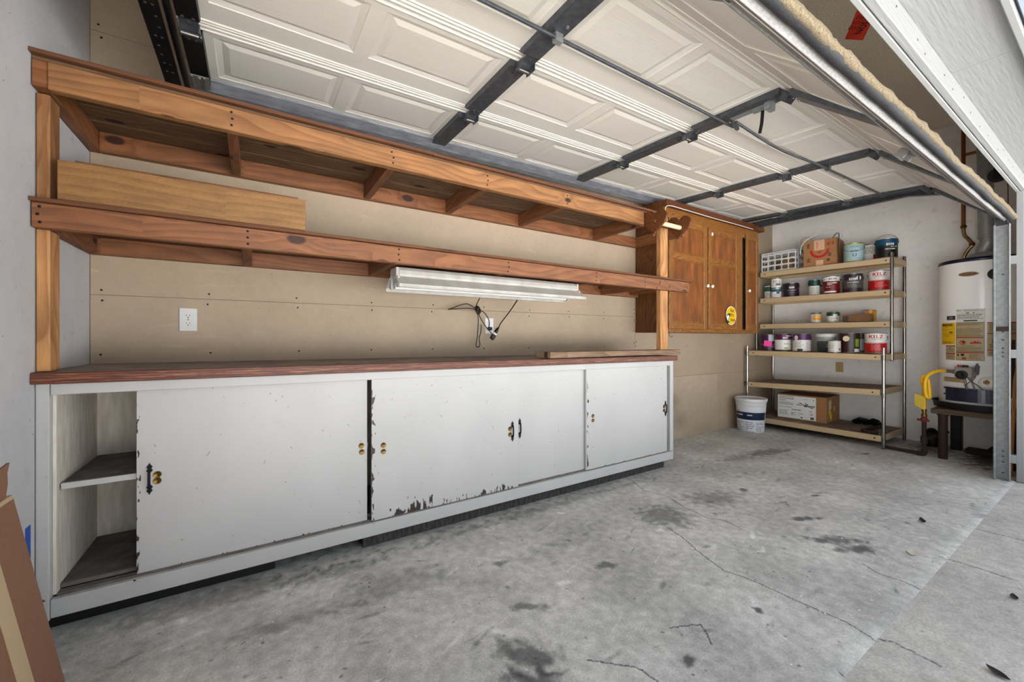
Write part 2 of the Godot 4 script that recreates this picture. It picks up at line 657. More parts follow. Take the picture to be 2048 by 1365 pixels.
	for c in [[[1.79, -0.5], [1.835, -0.43], [1.83, -0.38], [1.83, -0.32]], [[2.736, -0.5], [2.746, -0.42], [2.746, -0.27]], [[3.3, -0.5], [3.32, -0.3], [3.3, -0.1]]]:
		var l := []
		for q in c:
			l.append(Vector2((q[0] + 1.0) * 200.0, (q[1] + 0.5) * 200.0))
		crack(l, 0.3)
	M.drive = mat(Color(1, 1, 1), 0.88, 0.0, shaded_texture(Color(0.735, 0.715, 0.685), 81, 0.10, 0.10, 0.16, 0.008))
	bumpy(M.drive, tile_noise(1024, 256, noise(71, 0.2, 3), Color(0.2, 0.2, 0.2), Color(0.9, 0.9, 0.9)), 0.12)
	M.ground = world_tri(mat(Color(0.74, 0.745, 0.75), 0.9, 0.0, tile_noise(512, 512, noise(72, 0.03, 4), Color(0.75, 0.75, 0.75), Color(1, 1, 1))), Vector3(0.5, 0.5, 0.5))

	# walls
	begin_shade(1024, 1024)
	for i in 420:
		stamp(r.randf() * sw, r.randf() * sh, r.randf_range(0.6, 6.0), r.randf_range(0.6, 1.4), r.randf_range(0.08, 0.4), r.randf() * PI, 0.8)
	for i in 40:
		stamp(r.randf() * sw, r.randf() * sh, r.randf_range(8, 50), r.randf_range(2, 12), r.randf_range(0.02, 0.07), r.randf() * PI, 0.9, en)
	var scuffs := shaded_texture(Color(0.95, 0.945, 0.935), 91, 0.04, 0.02, 0.02)
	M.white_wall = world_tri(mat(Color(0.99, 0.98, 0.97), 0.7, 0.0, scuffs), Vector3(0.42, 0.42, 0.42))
	M.left_wall = world_tri(mat(Color(0.80, 0.80, 0.815), 0.7, 0.0, scuffs), Vector3(0.42, 0.42, 0.42))  # darker copy of white_wall: the dimmer light at this end is in the tint
	begin_shade(1024, 512)
	for i in 160:
		stamp(r.randf() * sw, r.randf() * sh, r.randf_range(0.5, 4.0), r.randf_range(0.5, 1.2), r.randf_range(0.06, 0.3), r.randf() * 0.4, 0.8)
	for i in 40:
		stamp(r.randf() * sw, r.randf() * sh, r.randf_range(8, 60), r.randf_range(2, 5), -r.randf_range(0.02, 0.06), r.randf_range(-0.2, 0.2), 0.9, en)
	M.drywall = world_tri(mat(Color(1, 1, 1), 0.75, 0.0, shaded_texture(Color(0.67, 0.597, 0.508), 95, 0.05, 0.02, 0.03)), Vector3(0.4, 0.8, 0.4))
	begin_shade(512, 256)
	stamp(170, 100, 110, 70, 0.30, 0.2, 1.0)
	stamp(250, 180, 90, 60, 0.16, 0.2, 1.0)
	M.patch = mat(Color(1, 1, 1), 0.75, 0.0, shaded_texture(Color(0.69, 0.62, 0.535), 97, 0.06, 0.03, 0.03))
	M.ceiling = world_tri(mat(Color(0.98, 0.92, 0.84), 0.9, 0.0, tile_noise(512, 512, noise(73, 0.09, 4), Color(0.82, 0.82, 0.82), Color(1, 1, 1))), Vector3(1.5, 1.5, 1.5))
	bumpy(M.ceiling, grit, 0.12)
	M.dark = mat(Color(0.10, 0.09, 0.08), 0.9)
	var emboss := noise(101, 0.012, 3)
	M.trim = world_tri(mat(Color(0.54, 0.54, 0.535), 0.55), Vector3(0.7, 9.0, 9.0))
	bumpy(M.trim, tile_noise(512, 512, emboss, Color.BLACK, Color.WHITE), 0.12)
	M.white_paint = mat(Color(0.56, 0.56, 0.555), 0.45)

	# the overhead door
	M.door = world_tri(mat(Color(0.865, 0.845, 0.80), 0.42), Vector3(0.5, 14.0, 14.0))
	bumpy(M.door, tile_noise(512, 512, noise(103, 0.02, 3), Color.BLACK, Color.WHITE), 0.06)
	var rust := tile_noise(256, 256, noise(105, 0.03, 4), Color(0.72, 0.71, 0.70), Color(1, 1, 1))
	M.dark_steel = world_tri(mat(Color(0.36, 0.375, 0.40), 0.38, 0.35, rust), Vector3(3, 3, 3))
	M.black_steel = world_tri(mat(Color(0.11, 0.11, 0.115), 0.4, 0.4, rust), Vector3(4, 4, 4))
	M.zinc = world_tri(mat(Color(0.62, 0.63, 0.625), 0.42, 0.4, tile_noise(256, 256, noise(106, 0.03, 4), Color(0.86, 0.86, 0.86), Color(1, 1, 1))), Vector3(4, 4, 4))
	M.strut = world_tri(mat(Color(0.68, 0.70, 0.73), 0.38, 0.4, rust), Vector3(1, 6, 6))
	M.steel = mat(Color(0.50, 0.49, 0.47), 0.3, 0.9)
	M.chrome = mat(Color(0.60, 0.585, 0.56), 0.22, 1.0)
	M.alu = world_tri(mat(Color(0.60, 0.59, 0.575), 0.5, 0.2, rust), Vector3(5, 20, 20))
	M.rubber = world_tri(mat(Color(0.20, 0.20, 0.21), 0.7, 0.0, tile_noise(256, 256, noise(108, 0.05, 4), Color(0.5, 0.5, 0.5), Color(1, 1, 1))), Vector3(3, 12, 12))
	M.crust = world_tri(mat(Color(0.74, 0.68, 0.57), 0.95, 0.0, tile_noise(256, 256, noise(107, 0.06, 4), Color(0.55, 0.5, 0.42), Color(1, 1, 1))), Vector3(9, 9, 9))
	bumpy(M.crust, grit, 1.0)

	# bench paint: x from -0.65 to 2.85 and y from 0 to 0.95 are laid over this texture
	begin_shade(2048, 556)
	var chips := PackedFloat32Array()
	chips.resize(sw * sh)
	var cn := noise(111, 0.06, 3)
	var cv := noise(113, 0.03, 2)
	var kx := sw / 3.5
	var ky := sh / 0.95
	for y in sh:
		var wy := 0.95 - y / ky
		for x in sw:
			var wx := x / kx - 0.65
			var e := 0.0
			if wx > 0.57 and wx < 1.32:
				var peak := 0.035 + 0.05 * exp(-pow((wx - 0.68) / 0.08, 2)) + 0.035 * exp(-pow((wx - 0.79) / 0.05, 2)) + 0.02 * exp(-pow((wx - 1.23) / 0.05, 2))
				e = 0.0 if wy < 0.1365 else clampf(1.0 - (wy - 0.137) / peak, 0.0, 1.0) * (0.75 if wx < 0.82 or wx > 1.16 else 0.42)
			e = maxf(e, 0.42 * (1.0 - clampf((wy - 0.137) / 0.010, 0.0, 1.0)) * (1.0 if wy > 0.1365 else 0.0))
			for q in [-0.373, 0.489, 1.906]:
				if wy > 0.13 and wy < 0.80:
					e = maxf(e, 0.62 * (1.0 - clampf((wx - q) / 0.018, 0.0, 1.0)) * (1.0 if wx >= q else 0.0))
			if e > 0.0:
				var t := cn.get_noise_2d(x * 1.6, y * 0.35) + 0.5 * cv.get_noise_2d(x, y)
				if t + e > 0.62:
					shade[y * sw + x] = 0.0
	for i in 150:
		var k := r.randf_range(0.2, 0.8)
		stamp(r.randf() * sw, r.randf_range(60, 500), r.randf_range(0.7, 2.6), r.randf_range(0.7, 2.0), k, 0, 0.6)
	for i in 26:
		var p := Vector2(r.randf() * sw, r.randf_range(90, 480))
		crack([p, p + Vector2(r.randf_range(-9, 9), r.randf_range(2, 12))], 0.3)
	for i in 40:
		stamp(r.randf() * sw, r.randf_range(90, 500), r.randf_range(4, 40), r.randf_range(3, 12), r.randf_range(0.01, 0.035), r.randf_range(-1, 1), 0.9, en)
	var pw := noise(115, 0.004, 3)
	var chip_tex := tex_of(sw, sh, func(x: int, y: int) -> Color:
		var m: float = shade[y * sw + x]
		var n := 1.0 + 0.03 * pw.get_noise_2d(x, y * 0.6)
		return Color(0.20, 0.145, 0.13).lerp(Color(0.73 * n, 0.725 * n, 0.715 * n), clampf(m, 0.0, 1.0)))
	M.bench_paint = mat(Color(1, 1, 1), 0.42, 0.0, chip_tex)
	M.bench_plain = mat(Color(0.73, 0.725, 0.715), 0.5)
	M.bench_inside = world_tri(mat(Color(0.92, 0.89, 0.84), 0.7, 0.0, tile_noise(256, 256, noise(117, 0.02, 3), Color(0.86, 0.84, 0.82), Color(1, 1, 1))), Vector3(6, 1.0, 6))
	M.bench_floor = world_tri(mat(Color(0.47, 0.44, 0.415), 0.8, 0.0, tile_noise(256, 256, noise(118, 0.02, 4), Color(0.72, 0.7, 0.68), Color(1, 1, 1))), Vector3(2, 2, 2))
	M.bench_top = mat(Color(0.60, 0.545, 0.50), 0.55, 0.0, tile_noise(512, 256, noise(119, 0.02, 4), Color(0.62, 0.6, 0.58), Color(1, 1, 1)), Vector3(0.5, 1.5, 1))
	# the red-brown edge of the top, rubbed down to the plies in streaks
	begin_shade(2048, 40)
	var sn := noise(121, 0.02, 3)
	var edge_tex := tex_of(2048, 40, func(x: int, y: int) -> Color:
		var q := sn.get_noise_2d(x * 0.22, y * 11.0)
		var bare := smoothstep(0.12, 0.3, q + (0.16 if y > 14 and y < 28 else -0.12))
		var n := (1.0 + 0.25 * sn.get_noise_2d(x * 0.3, y * 4.0 + 300.0)) * (0.72 if y % 10 < 2 else 1.0)
		return Color(0.38 * n, 0.175 * n, 0.095 * n).lerp(Color(0.62 * n, 0.44 * n, 0.30 * n), bare * 0.7))
	M.bench_edge = mat(Color(1, 1, 1), 0.5, 0.0, edge_tex)
	M.toe = world_tri(mat(Color(0.30, 0.29, 0.275), 0.75, 0.0, tile_noise(512, 512, noise(123, 0.03, 4), Color(0.45, 0.45, 0.45), Color(1, 1, 1))), Vector3(3, 1, 3))
	M.brass = mat(Color(0.46, 0.36, 0.19), 0.35, 0.9)
	M.iron = mat(Color(0.055, 0.052, 0.05), 0.45, 0.5)
	M.white_plastic = mat(Color(0.83, 0.83, 0.82), 0.35)
	M.porcelain = mat(Color(0.93, 0.91, 0.86), 0.25)
	M.almond = mat(Color(0.72, 0.62, 0.42), 0.4)
	M.black = mat(Color(0.03, 0.03, 0.03), 0.5)
	M.brown_cord = mat(Color(0.13, 0.085, 0.06), 0.55)
	M.enamel = world_tri(mat(Color(0.76, 0.75, 0.73), 0.4, 0.0, tile_noise(512, 128, noise(125, 0.02, 4), Color(0.85, 0.83, 0.80), Color(1, 1, 1))), Vector3(1.0, 2, 2))
	M.heart = mat(Color(0.60, 0.50, 0.40), 0.5, 0.0, oak, Vector3(3, 5, 1))
	M.dowel = mat(Color(0.86, 0.76, 0.62), 0.6)
	M.shelf_metal = mat(Color(0.76, 0.66, 0.51), 0.5)
	M.shelf_dirty = mat(Color(0.60, 0.53, 0.47), 0.85, 0.0, tile_noise(256, 256, noise(127, 0.02, 4), Color(0.62, 0.58, 0.55), Color(1, 1, 1)), Vector3(1.2, 1.2, 1))
	M.kraft = world_tri(mat(Color(0.66, 0.47, 0.29), 0.8, 0.0, tile_noise(256, 256, noise(129, 0.02, 3), Color(0.9, 0.9, 0.9), Color(1, 1, 1))), Vector3(3, 3, 3))
	M.kraft_dark = mat(Color(0.50, 0.36, 0.23), 0.85)
	M.hardboard = world_tri(mat(Color(0.56, 0.40, 0.30), 0.75, 0.0, tile_noise(256, 256, noise(131, 0.05, 3), Color(0.93, 0.93, 0.93), Color(1, 1, 1))), Vector3(4, 4, 4))
	M.mdf_edge = mat(Color(0.76, 0.66, 0.52), 0.85)
	M.tank = mat(Color(0.97, 0.97, 0.96), 0.22)
	M.navy = mat(Color(0.055, 0.075, 0.19), 0.25)
	M.copper = mat(Color(0.55, 0.34, 0.17), 0.35, 0.9)
	M.rust_pipe = world_tri(mat(Color(0.25, 0.17, 0.13), 0.75, 0.3, rust), Vector3(9, 9, 9))
	M.yellow = mat(Color(0.93, 0.72, 0.05), 0.4)
	M.red = mat(Color(0.72, 0.05, 0.06), 0.45)
	M.red_valve = mat(Color(0.42, 0.10, 0.08), 0.5)
	M.orange = mat(Color(0.92, 0.20, 0.05), 0.6)
	M.ink = mat(Color(0.06, 0.06, 0.07), 0.6)
	M.text_white = mat(Color(0.93, 0.93, 0.92), 0.5)
	M.text_grey = mat(Color(0.35, 0.36, 0.38), 0.5)
	M.text_navy = mat(Color(0.08, 0.14, 0.33), 0.5)
	M.pink = mat(Color(0.98, 0.25, 0.62), 0.6)
	M.blue_tape = mat(Color(0.16, 0.33, 0.68), 0.6)
	var glass := mat(Color(0.92, 0.97, 0.95, 0.15), 0.05)
	glass.transparency = BaseMaterial3D.TRANSPARENCY_ALPHA
	M.glass = glass
	var film := mat(Color(0.95, 0.95, 0.95, 0.45), 0.15)
	film.transparency = BaseMaterial3D.TRANSPARENCY_ALPHA
	M.film = film
	M.leaf = mat(Color(0.10, 0.08, 0.06), 0.8)
	M.leaf_pale = mat(Color(0.78, 0.75, 0.68), 0.8)
	M.chip = mat(Color(0.90, 0.89, 0.86), 0.7)


# a printed label: rects are [x0, y0, x1, y1, colour], lines are [x0, y0, x1, y1, colour, rows] filled with rows of dashes like small print (all from 0 to 1)
func print_tex(w: int, h: int, base: Color, rects: Array, lines: Array = [], seed_ := 1) -> ImageTexture:
	var im := Image.create(w, h, false, Image.FORMAT_RGB8)
	im.fill(base)
	for q in rects:
		im.fill_rect(Rect2i(int(q[0] * w), int(q[1] * h), maxi(1, int((q[2] - q[0]) * w)), maxi(1, int((q[3] - q[1]) * h))), q[4])
	var r := RandomNumberGenerator.new()
	r.seed = seed_
	for q in lines:
		var rows: int = q[5]
		var step: float = (q[3] - q[1]) * h / rows
		for k in rows:
			var x: float = q[0] * w
			var stop: float = q[2] * w * r.randf_range(0.8, 1.0)
			while x < stop:
				var n := r.randf_range(2.0, 7.0) * step * 0.35
				im.fill_rect(Rect2i(int(x), int(q[1] * h + k * step), maxi(1, int(minf(n, q[2] * w - x))), maxi(1, int(step * 0.5))), q[4])
				x += n + maxf(1.0, step * 0.35)
	return ImageTexture.create_from_image(im)


func printed(w: int, h: int, base: Color, rects: Array, lines: Array = [], rough := 0.4, seed_ := 1) -> StandardMaterial3D:
	return mat(Color.WHITE, rough, 0.0, print_tex(w, h, base, rects, lines, seed_))


# ------------------------------------------------------------------ the setting

func build_shell() -> void:
	# garage slab with a worn rounded lip at the door line
	var st := S()
	var prof := [[-2.7, 0.0], [-0.62, 0.0], [-0.57, 0.0012], [-0.545, 0.0014], [-0.520, 0.0010], [-0.505, -0.0006], [-0.492, -0.0030], [-0.489, -0.10]]
	for i in prof.size() - 1:
		var a: Array = prof[i]
		var b: Array = prof[i + 1]
		var uv := []
		for p in [[FX, a], [FX + FW, a], [FX + FW, b], [FX, b]]:
			uv.append(Vector2((p[0] - FX) / FW, clampf((p[1][0] - FZ) / (FH + 0.05), 0.001, 0.996)))
		quad(st, Vector3(FX, a[1], a[0]), Vector3(FX + FW, a[1], a[0]), Vector3(FX + FW, b[1], b[0]), Vector3(FX, b[1], b[0]), Vector3(2.5, -0.6, -1.6), uv)
	quad(st, Vector3(FX, -0.1, -2.7), Vector3(FX + FW, -0.1, -2.7), Vector3(FX + FW, -0.1, -0.489), Vector3(FX, -0.1, -0.489), Vector3(2, 0, -1))
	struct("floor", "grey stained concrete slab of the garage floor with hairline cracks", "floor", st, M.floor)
	st = S()
	quad(st, Vector3(-1, -0.0032, -0.492), Vector3(7, -0.0032, -0.492), Vector3(7, -0.014, 1.1), Vector3(-1, -0.014, 1.1), Vector3(3, -1, 0), [Vector2(0, 0.02), Vector2(1, 0.02), Vector2(1, 1), Vector2(0, 1)])
	var drive := struct("driveway", "paler rough concrete driveway outside the garage door line", "driveway", st, M.drive)
	st = S()
	for q in [[-25.0, 1.1, 25.0, 30.0], [-25.0, -0.492, -1.0, 1.1], [7.0, -0.492, 25.0, 1.1]]:
		quad(st, Vector3(q[0], -0.014, q[1]), Vector3(q[2], -0.014, q[1]), Vector3(q[2], -0.014, q[3]), Vector3(q[0], -0.014, q[3]), Vector3(0, -5, 0))
	part(drive, "outer_paving", st, M.ground)

	# back wall: bare drywall sheets with open joints on a dark backing
	var back := struct("wall_back", "unpainted tan drywall of the back wall with open joints and screw heads", "wall", cb(Vector3(-0.75, 0, -2.7), Vector3(5.76, 3.1, -2.576), 0.0), M.kraft_dark)
	for q in [[-0.618, 0.0, 3.019, 1.2313], [3.021, 0.6425, 5.63, 1.2313], [-0.618, 1.2327, 3.019, 2.4323], [3.021, 1.2327, 5.63, 2.4323], [-0.618, 2.4337, 3.019, 3.08], [3.021, 2.4337, 5.63, 3.08], [4.376, 0.0, 5.63, 0.6415]]:
		part(back, "drywall_sheet", cb(Vector3(q[0], q[1], -2.575), Vector3(q[2], q[3], -2.57), 0.0012), M.drywall)
	part(back, "drywall_patch", _sheet(3.021, 0.0, 4.374, 0.641, -2.575, -2.567), M.patch, false, "stained patch of drywall near the floor")
	var sc := S()
	var r := RandomNumberGenerator.new()
	r.seed = 4
	var spots := []
	for k in 16:
		var x := -0.585 + 0.4 * k
		for y in [1.208, 1.256, 0.96, 1.62, 2.405, 2.462, 2.75]:
			if (y == 0.96 or y == 1.62) and r.randf() < 0.3:
				continue
			spots.append(Vector2(x + r.randf_range(-0.008, 0.008), y + r.randf_range(-0.004, 0.004)))
	for y in [0.3, 0.75, 0.99, 1.1, 1.19, 1.3, 1.5]:
		spots.append(Vector2(3.005, y))
		spots.append(Vector2(3.04, y + 0.01))
	for p in spots:
		lathe(sc, [Vector2(0.0, -0.0), Vector2(0.0042, 0.0), Vector2(0.005, -0.002)], 8, Transform3D(Basis(Vector3.RIGHT, PI / 2), Vector3(p.x, p.y, -2.5688)))
	part(back, "screw_heads", sc, M.iron).set_meta("kind", "stuff")
	# side walls and ceiling
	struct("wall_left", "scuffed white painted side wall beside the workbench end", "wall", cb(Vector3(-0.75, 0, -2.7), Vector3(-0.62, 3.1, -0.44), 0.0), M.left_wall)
	struct("wall_right", "scuffed white painted end wall behind the rack and water heater", "wall", cb(Vector3(5.632, 0, -2.7), Vector3(5.76, 3.1, -0.44), 0.0), M.white_wall)
	struct("ceiling", "dim textured grey ceiling above the raised door", "ceiling", cb(Vector3(-0.8, 3.08, -2.75), Vector3(5.8, 3.2, -0.4), 0.0), M.ceiling)
	# front wall round the opening
	st = S()
	cbox(st, Vector3(-0.75, 2.095, -0.488), Vector3(5.76, 3.1, -0.456), 0.0)
	cbox(st, Vector3(-0.75, 0, -0.488), Vector3(-0.3, 2.095, -0.456), 0.0)
	cbox(st, Vector3(4.64, 0, -0.488), Vector3(5.76, 2.095, -0.456), 0.0)
	struct("wall_front", "front wall around the garage door opening", "wall", st, M.white_wall)
	var head := struct("trim_1", "white head trim board with nail dots over the door opening", "trim", null, null)
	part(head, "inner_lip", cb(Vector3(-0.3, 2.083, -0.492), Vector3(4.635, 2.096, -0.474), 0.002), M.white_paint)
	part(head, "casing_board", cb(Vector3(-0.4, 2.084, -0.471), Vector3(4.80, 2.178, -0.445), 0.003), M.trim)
	sc = S()
	for k in 26:
		var p := Vector3(0.1 + 0.19 * k + r.randf_range(-0.06, 0.06), 2.13 + r.randf_range(-0.025, 0.02), -0.4445)
		lathe(sc, [Vector2(0.0, 0.001), Vector2(0.003, 0.001), Vector2(0.004, 0.0)], 8, Transform3D(Basis(Vector3.RIGHT, PI / 2), p))
	part(head, "nail_heads", sc, M.rust_pipe).set_meta("kind", "stuff")
	var jamb := struct("trim_2", "white side jamb and casing at the right of the door opening", "trim", null, null)
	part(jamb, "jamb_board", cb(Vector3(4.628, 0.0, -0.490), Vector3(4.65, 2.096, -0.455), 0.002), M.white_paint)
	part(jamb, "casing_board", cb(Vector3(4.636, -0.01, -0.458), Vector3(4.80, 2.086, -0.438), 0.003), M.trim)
	var soffit := struct("trim_3", "white wood-grained soffit panels under the eave", "soffit", null, null)
	for q in [[-0.9, 0.10], [0.105, 2.543], [2.547, 4.985], [4.99, 7.0]]:
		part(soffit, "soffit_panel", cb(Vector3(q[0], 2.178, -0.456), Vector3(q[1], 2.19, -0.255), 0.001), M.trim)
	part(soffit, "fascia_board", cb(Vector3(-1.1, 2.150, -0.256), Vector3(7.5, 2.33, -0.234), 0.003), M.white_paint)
	# gutter on the fascia
	var gp := [Vector3(0, 2.20, -0.232), Vector3(0, 2.165, -0.225), Vector3(0, 2.160, -0.15), Vector3(0, 2.20, -0.125), Vector3(0, 2.29, -0.115), Vector3(0, 2.30, -0.125), Vector3(0, 2.21, -0.135), Vector3(0, 2.172, -0.155), Vector3(0, 2.175, -0.22), Vector3(0, 2.21, -0.228)]
	st = S()
	for i in gp.size() - 1:
		var a: Vector3 = gp[i]
		var b: Vector3 = gp[i + 1]
		quad(st, a + Vector3(-1.1, 0, 0), a + Vector3(7.5, 0, 0), b + Vector3(7.5, 0, 0), b + Vector3(-1.1, 0, 0), Vector3(3, 2.4, -0.18))
	part(soffit, "gutter", st, mat(Color(0.62, 0.66, 0.71), 0.4))
	# unseen slabs and back wall, added and shaped to keep sun off the drive
	st = S()
	hexa(st, [Vector3(-1.1, 3.22, -0.47), Vector3(13, 3.22, -0.47), Vector3(13, 3.3, -0.47), Vector3(-1.1, 3.3, -0.47), Vector3(-1.1, 5.0, -4.6), Vector3(13, 5.0, -4.6), Vector3(13, 5.1, -4.6), Vector3(-1.1, 5.1, -4.6)])
	hexa(st, [Vector3(-1.1, 3.22, -9.2), Vector3(13, 3.22, -9.2), Vector3(13, 3.3, -9.2), Vector3(-1.1, 3.3, -9.2), Vector3(-1.1, 5.0, -4.6), Vector3(13, 5.0, -4.6), Vector3(13, 5.1, -4.6), Vector3(-1.1, 5.1, -4.6)])
	cbox(st, Vector3(-0.9, -0.05, -9.0), Vector3(12.5, 3.25, -8.9), 0.0)
	struct("shade_roof", "unseen house slabs over the garage, shaped to shade the drive", "shade_roof", st, M.ground)


func _sheet(x0: float, y0: float, x1: float, y1: float, z0: float, z1: float) -> SurfaceTool:
	var st := S()
	quad(st, Vector3(x0, y0, z1), Vector3(x1, y0, z1), Vector3(x1, y1, z1), Vector3(x0, y1, z1), Vector3(x0, y0, z0), [Vector2(0, 1), Vector2(1, 1), Vector2(1, 0), Vector2(0, 0)])
	for e in [[Vector3(x0, y1, z0), Vector3(x1, y1, z0), Vector3(x1, y1, z1), Vector3(x0, y1, z1)], [Vector3(x0, y0, z0), Vector3(x0, y1, z0), Vector3(x0, y1, z1), Vector3(x0, y0, z1)], [Vector3(x1, y0, z0), Vector3(x1, y1, z0), Vector3(x1, y1, z1), Vector3(x1, y0, z1)]]:
		quad(st, e[0], e[1], e[2], e[3], Vector3((x0 + x1) / 2, (y0 + y1) / 2, z0), [Vector2(0, 0), Vector2(0.1, 0), Vector2(0.1, 0.1), Vector2(0, 0.1)])
	return st


# ------------------------------------------------------------------ overhead door

const DXL := -0.24
const DXR := 4.56


# hinge lines from the back edge (0) to the bottom edge (4): height at x, and z
func line(i: int, x: float) -> Vector3:
	var f := (x + 0.17) / 4.7
	var ys: Array = [[2.255, 2.335], [2.240, 2.310], [2.225, 2.285], [2.215, 2.250], [1.872, 1.885]][i]
	var z: float = [-2.49, -1.965, -1.45, -0.915, -0.54][i]
	return Vector3(x, lerpf(ys[0], ys[1], f), z)


# a point on section i: x across, s metres from its back edge (0 to 0.533), d towards the room
func sp(i: int, x: float, s: float, d: float) -> Vector3:
	var a := line(i, x)
	var b := line(i + 1, x)
	var u := (b - a).normalized()
	return a + (b - a) * (s / 0.533) + Vector3(0, -u.z, u.y) * d


func sbox(st: SurfaceTool, i: int, x0: float, x1: float, s0: float, s1: float, d0: float, d1: float) -> SurfaceTool:
	return hexa(st, [sp(i, x0, s0, d0), sp(i, x1, s0, d0), sp(i, x1, s1, d0), sp(i, x0, s1, d0), sp(i, x0, s0, d1), sp(i, x1, s0, d1), sp(i, x1, s1, d1), sp(i, x0, s1, d1)])


func build_door() -> void:
	var door := struct("door_1", "raised white sectional garage door with raised panels and dark steel stiles", "garage door", null, null)
	var stiles := [-0.2, 0.98, 2.16, 3.34, 4.52]
	for i in 4:
		var st := S()
		sbox(st, i, DXL, DXR, 0.0, 0.165, -0.006, 0.0)
		sbox(st, i, DXL, DXR, 0.485, 0.530, -0.006, 0.0)
		sbox(st, i, DXL, DXR, 0.0, 0.530, -0.045, -0.040)
		sbox(st, i, DXL, DXL + 0.004, 0.0, 0.530, -0.041, 0.0)
		sbox(st, i, DXR - 0.004, DXR, 0.0, 0.530, -0.041, 0.0)
		var edges := [DXL]
		var panels := []
		for k in 4:
			for h in 2:
				var x0: float = stiles[k] + 0.0675 + h * 0.5525
				panels.append([x0, x0 + 0.4925])
				edges.append(x0)
				edges.append(x0 + 0.4925)
		edges.append(DXR)
		for k in range(0, edges.size(), 2):
			sbox(st, i, edges[k], edges[k + 1], 0.165, 0.485, -0.006, 0.0)
		for s in [0.014, 0.034, 0.050, 0.520]:
			var pts := []
			for k in 9:
				pts.append(sp(i, lerpf(DXL, DXR, k / 8.0), s, -0.001))
			tube(st, pts, 0.0065, 8, false)
		var sec := part(door, "door_section", st, M.door)
		for p in panels:
			st = S()
			var rings := []
			for q in [[0.0, 0.0], [0.003, -0.003], [0.026, -0.008], [0.050, -0.001]]:
				var a: float = q[0]
				rings.append([sp(i, p[0] + a, 0.165 + a, q[1]), sp(i, p[1] - a, 0.165 + a, q[1]), sp(i, p[1] - a, 0.485 - a, q[1]), sp(i, p[0] + a, 0.485 - a, q[1])])
			var above := sp(i, (p[0] + p[1]) / 2.0, 0.325, -1.0)
			for k in 3:
				for m in 4:
					var n := (m + 1) % 4
					quad(st, rings[k][m], rings[k][n], rings[k + 1][n], rings[k + 1][m], above)
			quad(st, rings[3][0], rings[3][1], rings[3][2], rings[3][3], above)
			part(sec, "raised_panel", st, M.door)
		for k in 5:
			var x: float = stiles[k]
			st = S()
			var s1 := 0.512 if i < 3 else 0.495
			var hw := 0.036 if k == 0 or k == 4 else (0.044 if i < 3 else 0.058)
			# a folded channel: face, two sides, end chamfers
			hexa(st, [sp(i, x - hw, 0.040, 0.0), sp(i, x + hw, 0.040, 0.0), sp(i, x + hw, s1, 0.0), sp(i, x - hw, s1, 0.0), sp(i, x - hw + 0.002, 0.066, 0.026), sp(i, x + hw - 0.002, 0.066, 0.026), sp(i, x + hw - 0.002, s1 - 0.004, 0.026 if i < 3 else 0.007), sp(i, x - hw + 0.002, s1 - 0.004, 0.026 if i < 3 else 0.007)])
			part(sec, "stile", st, M.black_steel if k == 0 else M.dark_steel)
		if i > 0:
			for k in 5:
				var x: float = stiles[k] + (0.012 if k > 0 else 0.0)
				st = S()
				sbox(st, i, x - 0.030, x + 0.030, 0.018, 0.100, 0.021, 0.025)
				hexa(st, [sp(i, x - 0.030, -0.002, 0.030), sp(i, x + 0.030, -0.002, 0.030), sp(i, x + 0.030, 0.020, 0.021), sp(i, x - 0.030, 0.020, 0.021), sp(i, x - 0.030, -0.002, 0.034), sp(i, x + 0.030, -0.002, 0.034), sp(i, x + 0.030, 0.022, 0.025), sp(i, x - 0.030, 0.022, 0.025)])
				hexa(st, [sp(i - 1, x - 0.022, 0.45, 0.021), sp(i - 1, x + 0.022, 0.45, 0.021), sp(i - 1, x + 0.030, 0.515, 0.021), sp(i - 1, x - 0.030, 0.515, 0.021), sp(i - 1, x - 0.022, 0.45, 0.025), sp(i - 1, x + 0.022, 0.45, 0.025), sp(i - 1, x + 0.030, 0.52, 0.030), sp(i - 1, x - 0.030, 0.52, 0.030)])
				for e in [-1.0, 1.0]:
					sbox(st, i, x + e * 0.030 - 0.002, x + e * 0.030 + 0.002, -0.022, 0.040, 0.018, 0.052)
				part(sec, "hinge", st, M.dark_steel)
				st = S()
				tube(st, [sp(i, x - 0.034, -0.004, 0.042), sp(i, x + 0.034, -0.004, 0.042)], 0.010, 10)
				for b in [[-0.016, 0.075, i], [0.016, 0.075, i], [0.0, 0.050, i], [-0.012, 0.470, i - 1], [0.012, 0.470, i - 1]]:
					tube(st, [sp(b[2], x + b[0], b[1], 0.024), sp(b[2], x + b[0], b[1], 0.031)], 0.006, 8)
				part(sec, "hinge_pin", st, M.steel)
	# galvanised strut along the back edge, top bracket at the left corner
	var st := S()
	for q in [[0.046, 0.050, 0.0, 0.050], [0.130, 0.138, 0.0, 0.012]]:
		sbox(st, 0, DXL + 0.02, DXR, q[0], q[1], q[2], q[3])
	for q in [[0.132, 0.010, 0.090, 0.040], [0.090, 0.040, 0.046, 0.048]]:
		hexa(st, [sp(0, DXL + 0.02, q[0], q[1]), sp(0, DXR, q[0], q[1]), sp(0, DXR, q[2], q[3]), sp(0, DXL + 0.02, q[2], q[3]), sp(0, DXL + 0.02, q[0] + 0.002, q[1] + 0.003), sp(0, DXR, q[0] + 0.002, q[1] + 0.003), sp(0, DXR, q[2] + 0.001, q[3] + 0.003), sp(0, DXL + 0.02, q[2] + 0.001, q[3] + 0.003)])
	part(door, "strut", st, M.strut)
	st = S()
	sbox(st, 0, -0.236, -0.165, 0.12, 0.225, 0.044, 0.048)
	for e in [-0.226, -0.181]:
		sbox(st, 0, e - 0.004, e + 0.004, 0.12, 0.225, 0.046, 0.054)
